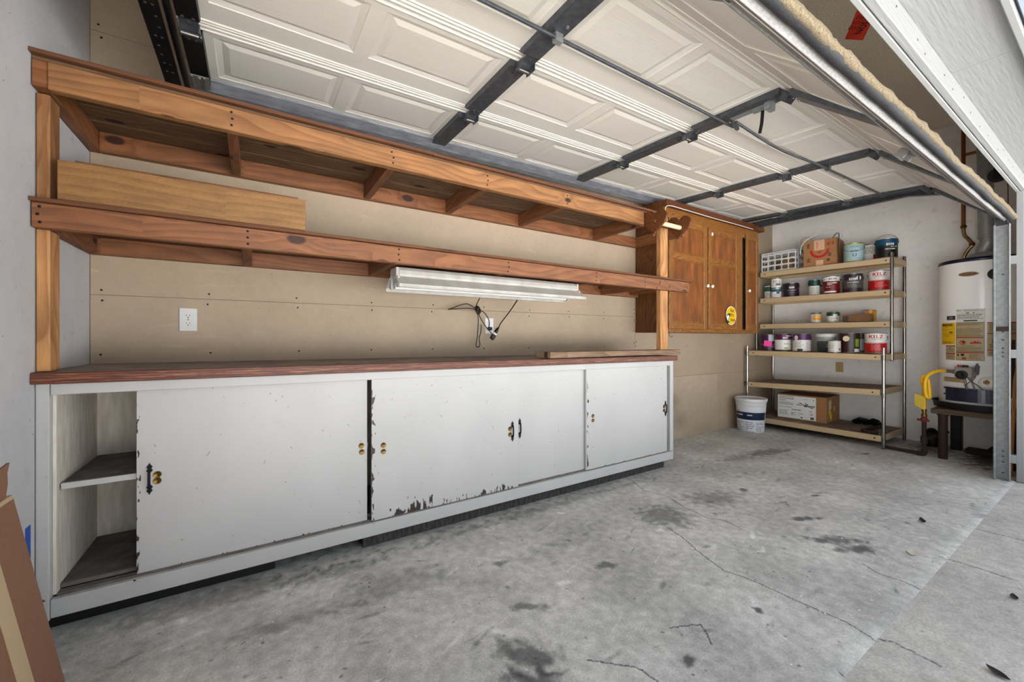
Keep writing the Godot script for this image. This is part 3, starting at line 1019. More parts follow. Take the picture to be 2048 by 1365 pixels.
	tube(st, [sp(0, -0.201, 0.218, 0.046), sp(0, -0.201, 0.218, 0.058)], 0.007, 8)
	part(door, "corner_bracket", st, M.alu)
	# bottom retainer, rubber seal and the crust of grit on it
	st = S()
	sbox(st, 3, DXL, DXR, 0.488, 0.541, -0.001, 0.004)
	sbox(st, 3, DXL, DXR, 0.535, 0.541, -0.047, 0.004)
	sbox(st, 3, DXL, DXR, 0.476, 0.484, -0.001, 0.010)
	part(door, "bottom_retainer", st, M.alu)
	var wob := noise(9, 1.0, 3)
	var pts := []
	var radii := []
	for k in 121:
		var x := lerpf(DXL, DXR, k / 120.0)
		pts.append(sp(3, x, 0.556, -0.034 + 0.004 * wob.get_noise_1d(x * 3.0)))
		radii.append(0.0195 + 0.002 * wob.get_noise_1d(x * 9.0 + 40.0))
	part(door, "rubber_seal", tube(S(), pts, radii, 14), M.rubber)
	pts = []
	radii = []
	for k in 241:
		var x := lerpf(DXL, DXR - 0.02, k / 240.0)
		pts.append(sp(3, x, 0.566 + 0.005 * wob.get_noise_1d(x * 2.0 + 9.0), -0.045 + 0.009 * wob.get_noise_1d(x * 1.3 + 70.0)))
		radii.append(0.0145 + 0.005 * wob.get_noise_1d(x * 6.0 + 20.0) + 0.003 * wob.get_noise_1d(x * 40.0))
	part(door, "grit_crust", tube(S(), pts, radii, 12), M.crust)
	# the lock: two bars, their guides, and the turning plate in the middle
	var bar := [sp(2, -0.2, 0.235, 0.045), sp(2, 0.95, 0.235, 0.043), sp(2, 2.235, 0.232, 0.046)]
	part(door, "lock_bar", tube(S(), smooth(bar, 8), 0.0075, 8), M.dark_steel)
	bar = [sp(2, 2.19, 0.270, 0.046), sp(2, 2.7, 0.262, 0.066), sp(2, 3.3, 0.275, 0.050), sp(2, 4.42, 0.285, 0.040)]
	part(door, "lock_bar", tube(S(), smooth(bar, 8), 0.0075, 8), M.dark_steel)
	for q in [[0.98, 0.225], [3.34, 0.27], [4.40, 0.28]]:
		st = S()
		sbox(st, 2, q[0] + 0.005, q[0] + 0.03, q[1], q[1] + 0.075, 0.021, 0.025)
		sbox(st, 2, q[0] - 0.005, q[0] + 0.03, q[1] - 0.006, q[1] + 0.018, 0.021, 0.058)
		tube(st, [sp(2, q[0] + 0.018, q[1] + 0.058, 0.024), sp(2, q[0] + 0.018, q[1] + 0.058, 0.032)], 0.006, 8)
		part(door, "bar_guide", st, M.zinc if q[0] < 2.0 else M.dark_steel)
	var lock := part(door, "lock", null, null)
	st = S()
	sbox(st, 2, 2.165, 2.205, 0.25, 0.47, 0.021, 0.027)
	sbox(st, 2, 2.17, 2.20, 0.36, 0.45, 0.027, 0.040)
	sbox(st, 2, 2.15, 2.21, 0.43, 0.455, 0.027, 0.060)
	part(lock, "lock_plate", st, M.zinc)
	var axis := sp(2, 2.21, 0.25, 0.03)
	part(lock, "lock_cam", lathe(S(), [Vector2(0, 0), Vector2(0.034, 0), Vector2(0.034, 0.006), Vector2(0, 0.006)], 16, Transform3D(Basis(Vector3.RIGHT, PI / 2 - 0.3), axis + Vector3(0, -0.022, 0))), M.dark_steel)
	part(lock, "lock_handle", tube(S(), [sp(2, 2.20, 0.40, 0.04), sp(2, 2.205, 0.395, 0.10), sp(2, 2.21, 0.385, 0.145)], 0.008, 8), M.black_steel)
	# lift handle under the bottom section
	var lift := part(door, "lift_handle", null, null)
	st = S()
	sbox(st, 3, 2.70, 2.82, 0.40, 0.425, 0.0, 0.004)
	sbox(st, 3, 2.705, 2.72, 0.385, 0.425, 0.0, 0.035)
	sbox(st, 3, 2.79, 2.805, 0.385, 0.425, 0.0, 0.035)
	part(lift, "handle_plate", st, M.alu)
	part(lift, "handle_grip", tube(S(), [sp(3, 2.70, 0.388, 0.036), sp(3, 2.81, 0.388, 0.036)], 0.008, 8), M.alu)

	# tracks
	var tr := thing("door_track", "galvanized vertical door track standing beside the right jamb", "door track", Vector3(4.6, 0, -0.55))
	st = S()
	cbox(st, Vector3(4.616, 0.004, -0.59), Vector3(4.620, 1.86, -0.515), 0.0008)
	cbox(st, Vector3(4.566, 0.004, -0.592), Vector3(4.619, 1.86, -0.588), 0.0008)
	cbox(st, Vector3(4.566, 0.004, -0.517), Vector3(4.619, 1.86, -0.513), 0.0008)
	cbox(st, Vector3(4.566, 0.004, -0.592), Vector3(4.570, 1.86, -0.578), 0.0008)
	part(tr, "track_channel", st, M.zinc)
	for y in [0.16, 0.92, 1.6]:
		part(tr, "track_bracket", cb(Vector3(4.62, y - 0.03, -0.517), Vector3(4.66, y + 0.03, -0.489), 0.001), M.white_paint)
	st = S()
	for y in [0.05, 0.13, 0.17, 0.21, 0.9, 0.93, 0.96, 1.02, 1.08, 1.5]:
		tube(st, [Vector3(4.6155, y, -0.55), Vector3(4.612, y, -0.55)], 0.007, 8)
	part(tr, "bolt_heads", st, M.dark_steel).set_meta("kind", "stuff")
	part(tr, "rust_band", cb(Vector3(4.568, 1.085, -0.578), Vector3(4.617, 1.115, -0.518), 0.001), M.rust_pipe)
	var hr := thing("door_track", "dark horizontal door track along the right end of the raised door", "door track", Vector3(4.6, 2.3, -1.6))
	st = S()
	var rail := []
	for k in 10:
		var a := k / 9.0 * PI * 0.45
		rail.append(Vector3(4.598, 1.86 + 0.34 * sin(a), -0.552 - 0.34 * (1.0 - cos(a))))
	rail.append(Vector3(4.598, 2.245, -1.05))
	rail.append(Vector3(4.598, 2.262, -2.45))
	for k in rail.size() - 1:
		var a: Vector3 = rail[k]
		var b: Vector3 = rail[k + 1]
		var u := (b - a).normalized()
		var n := Vector3(0, -u.z, u.y)
		if n.y > 0:
			n = -n
		for q in [[0.018, 0.022, -0.03, 0.03], [-0.024, 0.022, 0.027, 0.030], [-0.024, 0.022, -0.030, -0.027]]:
			var l := []
			for e in [a, b]:
				for m in [[q[0], q[2]], [q[1], q[2]], [q[1], q[3]], [q[0], q[3]]]:
					l.append(e + Vector3(m[0], 0, 0) + n * m[1])
			hexa(st, l)
	part(hr, "track_channel", st, M.dark_steel)
	part(hr, "track_hanger", cb(Vector3(4.60, 2.30, -2.42), Vector3(4.62, 3.08, -2.38), 0.001), M.dark_steel)
	var hl := thing("door_track", "dark horizontal door track hanging at the left end of the raised door", "door track", Vector3(-0.29, 2.2, -1.5))
	st = S()
	cbox(st, Vector3(-0.325, 2.17, -2.40), Vector3(-0.321, 2.235, -0.6), 0.0008)
	cbox(st, Vector3(-0.325, 2.17, -2.40), Vector3(-0.268, 2.174, -0.6), 0.0008)
	part(hl, "hanger_angle", st, M.black_steel)
	part(hl, "track_tube", tube(S(), [Vector3(-0.252, 2.195, -2.415), Vector3(-0.252, 2.195, -0.6)], 0.012, 10), M.black_steel)
	var r2 := RandomNumberGenerator.new()
	r2.seed = 8
	part(hl, "track_hanger", cb(Vector3(-0.33, 2.235, -0.75), Vector3(-0.30, 3.08, -0.72), 0.001), M.black_steel)
	st = S()
	for k in 30:
		for e in [-0.306, -0.287]:
			if r2.randf() < 0.45:
				continue
			tube(st, [Vector3(e, 2.1705, -2.36 + k * 0.06), Vector3(e, 2.168, -2.36 + k * 0.06)], 0.0045, 8)
	part(hl, "rivet_heads", st, M.dark_steel).set_meta("kind", "stuff")
	# pulley and cable beside the right jamb
	var pl := thing("lift_pulley", "black cable pulley with hanging wire near the head of the right jamb", "pulley", Vector3(4.98, 2.32, -0.62))
	part(pl, "pulley_wheel", lathe(S(), [Vector2(0, -0.012), Vector2(0.055, -0.012), Vector2(0.045, 0), Vector2(0.055, 0.012), Vector2(0, 0.012)], 20, Transform3D(Basis(Vector3(0, 0, 1), PI / 2), Vector3(4.98, 2.33, -0.62))), M.black)
	part(pl, "pulley_fork", cb(Vector3(4.962, 2.29, -0.64), Vector3(4.968, 2.46, -0.60), 0.001), M.iron)
	part(pl, "cable", tube(S(), [Vector3(4.98, 2.33, -0.57), Vector3(4.80, 1.88, -0.545)], 0.004, 6), M.steel)


# ------------------------------------------------------------------ workbench

func painted(lo: Vector3, hi: Vector3, bev := 0.002, xf := Transform3D.IDENTITY) -> SurfaceTool:
	return cbox(S(), lo, hi, bev, 0, Vector2(0, -0.37 * hi.z), xf)


func pull(parent: Node3D, x: float, y: float, z: float) -> void:
	# a recessed brass finger cup
	var xf := Transform3D(Basis(Vector3.RIGHT, PI / 2), Vector3(x, y, z))
	part(parent, "finger_pull", lathe(S(), [Vector2(0.0, 0.0006), Vector2(0.006, 0.0006), Vector2(0.0095, 0.0026), Vector2(0.012, 0.0026), Vector2(0.0135, 0.0)], 20, xf), M.brass)


func wrought(parent: Node3D, x: float, y: float, z: float) -> void:
	# black wrought pull: a bar with flared, pointed ends
	var st := S()
	tube(st, smooth([Vector3(x, y - 0.034, z + 0.004), Vector3(x, y - 0.026, z + 0.011), Vector3(x, y, z + 0.013), Vector3(x, y + 0.026, z + 0.011), Vector3(x, y + 0.034, z + 0.004)], 5), 0.0045, 8)
	for s in [-1.0, 1.0]:
		var e := PackedVector2Array()
		for q in [[-0.004, 0.024], [-0.010, 0.032], [-0.005, 0.038], [-0.009, 0.046], [-0.004, 0.052], [0.0, 0.061], [0.004, 0.052], [0.009, 0.046], [0.005, 0.038], [0.010, 0.032], [0.004, 0.024]]:
			e.append(Vector2(q[0], q[1] * s))
		prism(st, e, 0.004, T(Vector3(x, y, z)))
	part(parent, "handle", st, M.iron)


func build_base_cabinet() -> void:
	M.bench_paint.uv1_scale = Vector3(1 / 3.5, -1 / 0.95, 1)
	M.bench_paint.uv1_offset = Vector3(0.65 / 3.5, 1.0, 0)
	M.bench_edge.uv1_scale = Vector3(1 / 1.8, -1 / 0.04, 1)
	var tilt := T(Vector3(-0.62, 0.90, 0), 0, 0, -0.0062) * T(Vector3(0.62, -0.90, 0))
	var o := thing("base_cabinet", "long white painted workbench cabinet with chipped sliding doors on the floor", "cabinet", Vector3(1.1, 0, -2.3))
	part(o, "end_panel", painted(Vector3(-0.618, 0.062, -2.56), Vector3(-0.585, 0.879, -2.02), 0.003), M.bench_paint)
	part(o, "side_lining", cb(Vector3(-0.584, 0.14, -2.55), Vector3(-0.575, 0.86, -2.045), 0.0), M.bench_inside)
	part(o, "end_panel", painted(Vector3(2.786, 0.070, -2.56), Vector3(2.826, 0.856, -2.02), 0.003), M.bench_paint)
	part(o, "top_rail", painted(Vector3(-0.582, 0.838, -2.045), Vector3(2.785, 0.876, -2.018), 0.002, tilt), M.bench_paint)
	part(o, "bottom_rail", painted(Vector3(-0.584, 0.070, -2.045), Vector3(2.785, 0.134, -2.02), 0.003), M.bench_paint)
	part(o, "back_panel", cb(Vector3(-0.575, 0.16, -2.50), Vector3(2.78, 0.87, -2.484), 0.0, 1), M.bench_inside)
	part(o, "bottom_panel", cb(Vector3(-0.575, 0.145, -2.49), Vector3(2.78, 0.160, -2.075), 0.001), M.bench_floor)
	var st := S()
	for z in [-2.048, -2.060, -2.073]:
		cbox(st, Vector3(-0.575, 0.128, z - 0.0035), Vector3(2.785, 0.142, z + 0.0035), 0.001)
	cbox(st, Vector3(-0.575, 0.120, -2.076), Vector3(2.785, 0.132, -2.044), 0.0)
	part(o, "door_track", st, M.bench_floor)
	part(o, "inner_shelf", cb(Vector3(-0.570, 0.500, -2.48), Vector3(0.48, 0.518, -2.072), 0.001), M.bench_floor)
	part(o, "shelf_edging", cb(Vector3(-0.570, 0.498, -2.072), Vector3(0.48, 0.519, -2.064), 0.001), M.bench_plain)
	part(o, "divider", cb(Vector3(1.33, 0.16, -2.48), Vector3(1.35, 0.86, -2.08), 0.001, 1), M.bench_inside)
	var doors := [[-0.369, 0.474, -2.052], [0.489, 1.349, -2.030], [1.3505, 1.90, -2.0315], [1.900, 2.760, -2.030]]
	for k in 4:
		var d: Array = doors[k]
		if k == 2:
			d = [1.3505, 1.92, -2.052]
		var dm := part(o, "sliding_door", painted(Vector3(d[0], 0.139, d[2] - 0.017), Vector3(d[1], 0.868 - 0.006 * d[1], d[2]), 0.0015), M.bench_paint)
		var z: float = d[2]
		if k == 0:
			wrought(dm, -0.331, 0.495, z)
			pull(dm, -0.309, 0.507, z)
			pull(dm, -0.309, 0.483, z)
			pull(dm, 0.446, 0.510, z)
			pull(dm, 0.448, 0.479, z)
		elif k == 1:
			part(dm, "bare_edge", cb(Vector3(d[0] - 0.0012, 0.141, z - 0.017), Vector3(d[0], 0.86, z - 0.001), 0.0), M.toe)
			pull(dm, 0.546, 0.503, z)
			pull(dm, 0.546, 0.471, z)
			pull(dm, 1.289, 0.494, z)
			pull(dm, 1.289, 0.460, z)
			wrought(dm, 1.305, 0.478, z)
		elif k == 2:
			wrought(dm, 1.372, 0.483, z)
		else:
			pull(dm, 1.961, 0.501, z)
			pull(dm, 1.961, 0.470, z)
			pull(dm, 2.722, 0.497, z)
			pull(dm, 2.722, 0.466, z)
			wrought(dm, 2.738, 0.480, z)
	part(o, "toe_kick", cb(Vector3(0.456, 0.0, -2.088), Vector3(2.776, 0.069, -2.070), 0.002), M.toe)
	part(o, "toe_kick", cb(Vector3(-0.615, 0.0, -2.118), Vector3(0.085, 0.069, -2.100), 0.002), M.black)  # black colour carries the deep shade under this end of the cabinet
	part(o, "plinth", cb(Vector3(-0.60, 0.0, -2.56), Vector3(2.77, 0.069, -2.54), 0.0), M.dark)
	for x in [-0.60, 0.06, 0.458, 1.6, 2.74]:
		part(o, "plinth_rib", cb(Vector3(x, 0.0, -2.54), Vector3(x + 0.02, 0.145, -2.12), 0.0), M.dark)
	# the worktop
	var w := thing("worktop", "thick grey worn worktop with rubbed red-brown front edge on the white cabinet", "worktop", Vector3(1.1, 0.88, -2.28))
	part(w, "top_board", cb(Vector3(-0.619, 0.880, -2.568), Vector3(2.832, 0.917, -1.992), 0.001, 0, tilt), M.bench_top)
	part(w, "front_edging", cbox(S(), Vector3(-0.619, 0.879, -1.992), Vector3(2.832, 0.9175, -1.984), 0.002, 0, Vector2(0, 0.734 - 0.879), tilt), M.bench_edge)


func build_lumber_shelves() -> void:
	var o := thing("lumber_shelf", "two-tier shelf of nailed pine studs and planks standing on the worktop", "shelf", Vector3(1.1, 0.92, -2.28))
	# posts
	part(o, "post", cb(Vector3(-0.617, 0.918, -2.108), Vector3(-0.584, 1.405, -2.022), 0.003, 1), M.pine_pale)
	part(o, "post", cb(Vector3(-0.617, 1.497, -2.108), Vector3(-0.584, 1.868, -2.022), 0.003, 1), M.pine)
	part(o, "post", cb(Vector3(2.675, 0.944, -2.066), Vector3(2.765, 1.99, -2.026), 0.003, 1), M.pine_pale)
	# front beams
	part(o, "front_beam", cb(Vector3(-0.580, 1.872, -2.022), Vector3(2.432, 1.964, -1.985), 0.003), M.pine)
	part(o, "front_beam", cb(Vector3(-0.617, 1.404, -2.022), Vector3(2.985, 1.487, -1.985), 0.003), M.pine_red)
	# ledgers on the wall
	part(o, "wall_ledger", cb(Vector3(-0.58, 1.876, -2.569), Vector3(3.02, 1.964, -2.531), 0.002), M.pine_red)
	part(o, "wall_ledger", cb(Vector3(-0.617, 1.411, -2.569), Vector3(3.02, 1.487, -2.531), 0.002), M.pine_red)
	# end joists
	part(o, "end_joist", cb(Vector3(-0.617, 1.876, -2.568), Vector3(-0.581, 1.964, -1.99), 0.002, 2), M.pine_red)
	part(o, "end_joist", cb(Vector3(-0.617, 1.411, -2.530), Vector3(-0.584, 1.487, -2.023), 0.002, 2), M.pine_old)
	part(o, "end_joist", cb(Vector3(2.985, 1.876, -2.530), Vector3(3.02, 1.964, -2.05), 0.002, 2), M.pine_red)
	for x in [-0.07, 0.582, 1.112, 1.698, 2.46]:
		part(o, "cross_joist", cb(Vector3(x - 0.019, 1.874, -2.530), Vector3(x + 0.019, 1.962, -2.023), 0.002, 2), M.pine_old)
	for x in [-0.02, 0.608, 1.25, 1.95, 2.55]:
		part(o, "cross_joist", cb(Vector3(x - 0.019, 1.410, -2.530), Vector3(x + 0.019, 1.485, -2.023), 0.002, 2), M.pine_old)
	part(o, "end_joist", cb(Vector3(2.90, 1.43, -2.530), Vector3(2.935, 1.487, -2.023), 0.002, 2), M.pine_old)
	# upper deck: planks with open joints under a ply board
	var z0 := -2.566
	for k in 4:
		part(o, "deck_plank", cb(Vector3(-0.617, 1.966, z0 + 0.003), Vector3(2.62, 1.978, z0 + 0.138), 0.002), M.pine_grey)
		z0 += 0.145
	part(o, "deck_board", cb(Vector3(-0.619, 1.979, -2.566), Vector3(0.785, 1.993, -1.972), 0.001), M.ply_edge)
	part(o, "deck_board", cb(Vector3(0.788, 1.979, -2.566), Vector3(2.62, 1.993, -1.976), 0.001), M.ply_edge)
	# lower deck
	part(o, "deck_board", cb(Vector3(-0.619, 1.488, -2.566), Vector3(3.02, 1.501, -1.972), 0.001), M.ply_edge)
	# nails standing proud on the lower beam, and screw heads in threes over the joists
	var st := S()
	for q in [[2.62, 1.47, 0.05, 0.035], [2.74, 1.44, 0.05, 0.02], [2.86, 1.47, 0.035, 0.005], [2.95, 1.45, 0.03, 0.02], [2.58, 1.42, 0.04, 0.02]]:
		tube(st, [Vector3(q[0], q[1], -1.986), Vector3(q[0] - q[2], q[1] - q[3], -1.955)], 0.0018, 6)
	part(o, "bent_nail", st, M.iron).set_meta("kind", "stuff")
	st = S()
	for q in [[-0.07, 1.92], [0.58, 1.92], [1.11, 1.92], [1.70, 1.92], [-0.02, 1.447], [0.608, 1.447], [1.25, 1.447], [1.95, 1.447], [-0.60, 1.447], [2.45, 1.447]]:
		for k in 3:
			lathe(st, [Vector2(0, 0.001), Vector2(0.004, 0.001), Vector2(0.005, 0.0)], 8, Transform3D(Basis(Vector3.RIGHT, PI / 2), Vector3(q[0] + rng.randf_range(-0.006, 0.006), q[1] + (k - 1) * 0.026, -1.985)))
	part(o, "screw_heads", st, M.iron).set_meta("kind", "stuff")

	# boards lying on the lower deck and on the worktop
	var p := thing("veneer_board", "yellow oak-veneered board standing on edge on the lower pine shelf", "board", Vector3(-0.18, 1.508, -2.0))
	part(p, "board_face", cb(Vector3(-0.560, 1.508, -2.012), Vector3(0.197, 1.644, -1.998), 0.001), M.veneer)
	part(p, "board_core", cb(Vector3(-0.5595, 1.5085, -2.020), Vector3(0.1965, 1.648, -2.0125), 0.001), M.pine_red)
	single("backing_board", "reddish thin board standing close behind the yellow veneered board", "board", cb(Vector3(-0.53, 1.502, -2.060), Vector3(0.172, 1.664, -2.044), 0.002), M.pine_red)
	single("thin_board", "thin flat board lying under the yellow veneered board", "board", cb(Vector3(-0.55, 1.5015, -2.04), Vector3(0.192, 1.5075, -1.985), 0.001), M.pine_old)
	var plank_xf := T(Vector3(1.74, 0.909, -1.955), 0.075)
	single("loose_plank", "grey weathered plank lying across the right end of the worktop", "plank", cb(Vector3(-0.22, 0.0, -0.14), Vector3(1.22, 0.038, 0.0), 0.003, 0, plank_xf * T(Vector3.ZERO, 0, 0, -0.0055)), M.plank)


func heart_outline(size: float) -> PackedVector2Array:
	var poly := PackedVector2Array()
	for k in 48:
		var t := TAU * k / 48.0
		poly.append(Vector2(16.0 * pow(sin(t), 3), 13.0 * cos(t) - 5.0 * cos(2 * t) - 2.0 * cos(3 * t) - cos(4 * t)) * size / 33.0)
	return poly


func build_wall_cabinet() -> void:
	var o := thing("wall_cabinet", "oak wall cabinet with three panelled doors hung beside the pine shelves", "cabinet", Vector3(3.85, 1.085, -2.41))
	var zf := -2.25
	part(o, "side_panel", cb(Vector3(3.024, 1.092, -2.566), Vector3(3.040, 2.23, -2.27), 0.001, 1), M.oak_side)
	part(o, "side_panel", cb(Vector3(4.620, 1.092, -2.566), Vector3(4.636, 2.20, -2.27), 0.001, 1), M.oak_side)
	part(o, "carcass", cb(Vector3(3.041, 1.10, -2.566), Vector3(4.619, 2.19, -2.285), 0.0), M.dark)
	part(o, "bottom_panel", cb(Vector3(3.024, 1.085, -2.566), Vector3(4.636, 1.0995, -2.27), 0.001), M.oak_side)
	# face frame
	for q in [[3.04, 1.085, 3.118, 2.19], [3.652, 1.115, 3.690, 2.10], [4.215, 1.085, 4.32, 2.19], [4.602, 1.085, 4.636, 2.19]]:
		part(o, "frame_stile", cb(Vector3(q[0], q[1], -2.285), Vector3(q[2], q[3], zf - 0.012), 0.002, 1), M.oak)
	part(o, "frame_rail", cb(Vector3(3.118, 2.09, -2.284), Vector3(4.602, 2.19, zf - 0.0125), 0.002), M.oak)
	part(o, "frame_rail", cb(Vector3(3.118, 1.085, -2.284), Vector3(4.602, 1.125, zf - 0.0125), 0.002), M.oak)
	part(o, "crown_strip", cb(Vector3(3.020, 2.190, -2.568), Vector3(4.70, 2.245, -2.225), 0.004), M.crown)
	var doors := [[3.080, 3.658, 2.100, 1.118, 3.652], [3.682, 4.212, 2.100, 1.118, 3.736], [4.365, 4.604, 2.128, 1.112, 4.427]]
	for k in 3:
		var d: Array = doors[k]
		var x0: float = d[0]
		var x1: float = d[1]
		var sw_: float = [0.052, 0.050, 0.036][k]
		var dm := part(o, "door", null, null)
		dm.name = "cabinet_door" if k == 0 else "cabinet_door_%03d" % k
		var z := zf
		part(dm, "stile", cb(Vector3(x0, d[3], z - 0.011), Vector3(x0 + sw_, d[2], z + 0.008), 0.004, 1), M.oak)
		part(dm, "stile", cb(Vector3(x1 - sw_, d[3], z - 0.011), Vector3(x1, d[2], z + 0.008), 0.004, 1), M.oak)
		for y in [[d[2] - 0.055, d[2]], [1.742, 1.800], [d[3], d[3] + 0.060]]:
			part(dm, "rail", cb(Vector3(x0 + sw_, y[0], z - 0.011), Vector3(x1 - sw_, y[1], z + 0.0075), 0.004), M.oak)
		for y in [[1.800, d[2] - 0.055], [d[3] + 0.060, 1.742]]:
			part(dm, "panel", cb(Vector3(x0 + sw_, y[0], z - 0.011), Vector3(x1 - sw_, y[1], z - 0.002), 0.0, 1), M.oak_panel)
			var st := S()
			for e in [[x0 + sw_, y[0], x0 + sw_ + 0.010, y[1]], [x1 - sw_ - 0.010, y[0], x1 - sw_, y[1]], [x0 + sw_, y[0], x1 - sw_, y[0] + 0.010], [x0 + sw_, y[1] - 0.010, x1 - sw_, y[1]]]:
				cbox(st, Vector3(e[0], e[1], z - 0.003), Vector3(e[2], e[3], z + 0.004), 0.004)
			part(dm, "bead", st, M.oak)
		part(dm, "knob", lathe(S(), [Vector2(0.006, 0.0), Vector2(0.006, 0.008), Vector2(0.014, 0.014), Vector2(0.017, 0.022), Vector2(0.013, 0.029), Vector2(0.0, 0.031)], 18, Transform3D(Basis(Vector3.RIGHT, PI / 2), Vector3([3.632, 3.707, 4.384][k], 1.53, z + 0.008))), M.porcelain)
		if k == 2:
			for y in [1.25, 1.95]:
				part(dm, "hinge", cb(Vector3(x1, y, z - 0.008), Vector3(x1 + 0.008, y + 0.05, z + 0.006), 0.001), M.brass)
	part(o, "child_latch", cb(Vector3(3.715, 2.02, zf + 0.008), Vector3(3.733, 2.05, zf + 0.022), 0.003), M.white_plastic)
	part(o, "cup_hook", tube(S(), smooth([Vector3(3.16, 1.086, -2.30), Vector3(3.16, 1.06, -2.30), Vector3(3.17, 1.045, -2.29), Vector3(3.18, 1.055, -2.28)], 4), 0.002, 6), M.iron)
	single("white_cord", "thin white cord run along the top edge of the oak cabinet", "cord", tube(S(), smooth([Vector3(3.035, 2.10, -2.244), Vector3(3.036, 2.186, -2.230), Vector3(3.3, 2.189, -2.221), Vector3(3.7, 2.185, -2.221), Vector3(4.1, 2.187, -2.221), Vector3(4.45, 2.184, -2.221)], 6), 0.004, 6), M.white_plastic)
	# round sticker on the middle door
	var sk := thing("sticker", "round yellow shop sticker with a leaping fish on the middle oak door", "sticker", Vector3(4.066, 1.262, zf + 0.0085))
	var disc := PackedVector2Array()
	var ring := PackedVector2Array()
	for k in 40:
		var a := TAU * k / 40.0
		disc.append(Vector2(cos(a) * 0.094, sin(a) * 0.094))
		ring.append(Vector2(cos(a) * 0.088, sin(a) * 0.088))
	part(sk, "border", prism(S(), disc, 0.001), M.text_white, true)
	part(sk, "yellow_disc", prism(S(), ring, 0.0014), mat(Color(0.90, 0.72, 0.05), 0.4), true)
	var fish := PackedVector2Array([Vector2(-0.094, -0.03), Vector2(-0.085, 0.0), Vector2(-0.06, 0.018), Vector2(-0.022, 0.024), Vector2(-0.008, 0.012), Vector2(-0.020, 0.006), Vector2(-0.010, -0.004), Vector2(-0.030, -0.012), Vector2(-0.042, -0.035), Vector2(-0.05, -0.055), Vector2(-0.022, -0.07), Vector2(-0.052, -0.074), Vector2(-0.068, -0.09), Vector2(-0.070, -0.066)])
	part(sk, "fish", prism(S(), fish, 0.002), mat(Color(0.05, 0.27, 0.22), 0.4), true)
	var belly := PackedVector2Array([Vector2(-0.085, -0.012), Vector2(-0.06, 0.004), Vector2(-0.035, -0.006), Vector2(-0.05, -0.03), Vector2(-0.06, -0.055), Vector2(-0.076, -0.040)])
	part(sk, "fish_belly", prism(S(), belly, 0.0024), M.text_white, true)
	var brown := mat(Color(0.45, 0.17, 0.04), 0.5)
	for q in [["Bass", 0.016, 0.052, 0.07, 0.032], ["Pro", 0.018, 0.006, 0.052, 0.032], ["Shops", 0.030, -0.046, 0.088, 0.038]]:
		letters(sk, q[0], brown, q[3], q[4], T(Vector3(q[1], q[2], 0.0022)), font_serif)

	# heart-ended paper towel holder on the end of the upper beam
	var h := thing("towel_holder", "brown paper towel holder with two heart ends and a pale dowel on upper beam", "towel holder", Vector3(2.58, 1.87, -1.99))
	part(h, "back_bar", cb(Vector3(2.44, 1.895, -2.025), Vector3(2.76, 1.945, -2.002), 0.003), M.heart)
	for x in [2.438, 2.716]:
		# heart in the y-z plane, outside face towards -x
		var xf := Transform3D(Basis(Vector3(0, 0, -1), Vector3(0, 1, 0), Vector3(1, 0, 0)), Vector3(x, 1.882, -1.900)) * T(Vector3.ZERO, 0, 0, 0.10)
		var hp := part(h, "heart_end", prism(S(), heart_outline(0.205), 0.019, xf, 0.003), M.heart)
		part(hp, "plug", lathe(S(), [Vector2(0, 0.010), Vector2(0.010, 0.008), Vector2(0.016, 0.0)], 14, Transform3D(Basis(Vector3(0, 0, 1), PI / 2), Vector3(x, 1.878, -1.900))), M.heart)
	part(h, "dowel", tube(S(), [Vector3(2.457, 1.868, -1.886), Vector3(2.716, 1.868, -1.886)], 0.0165, 16), M.dowel)


# ------------------------------------------------------------------ rack

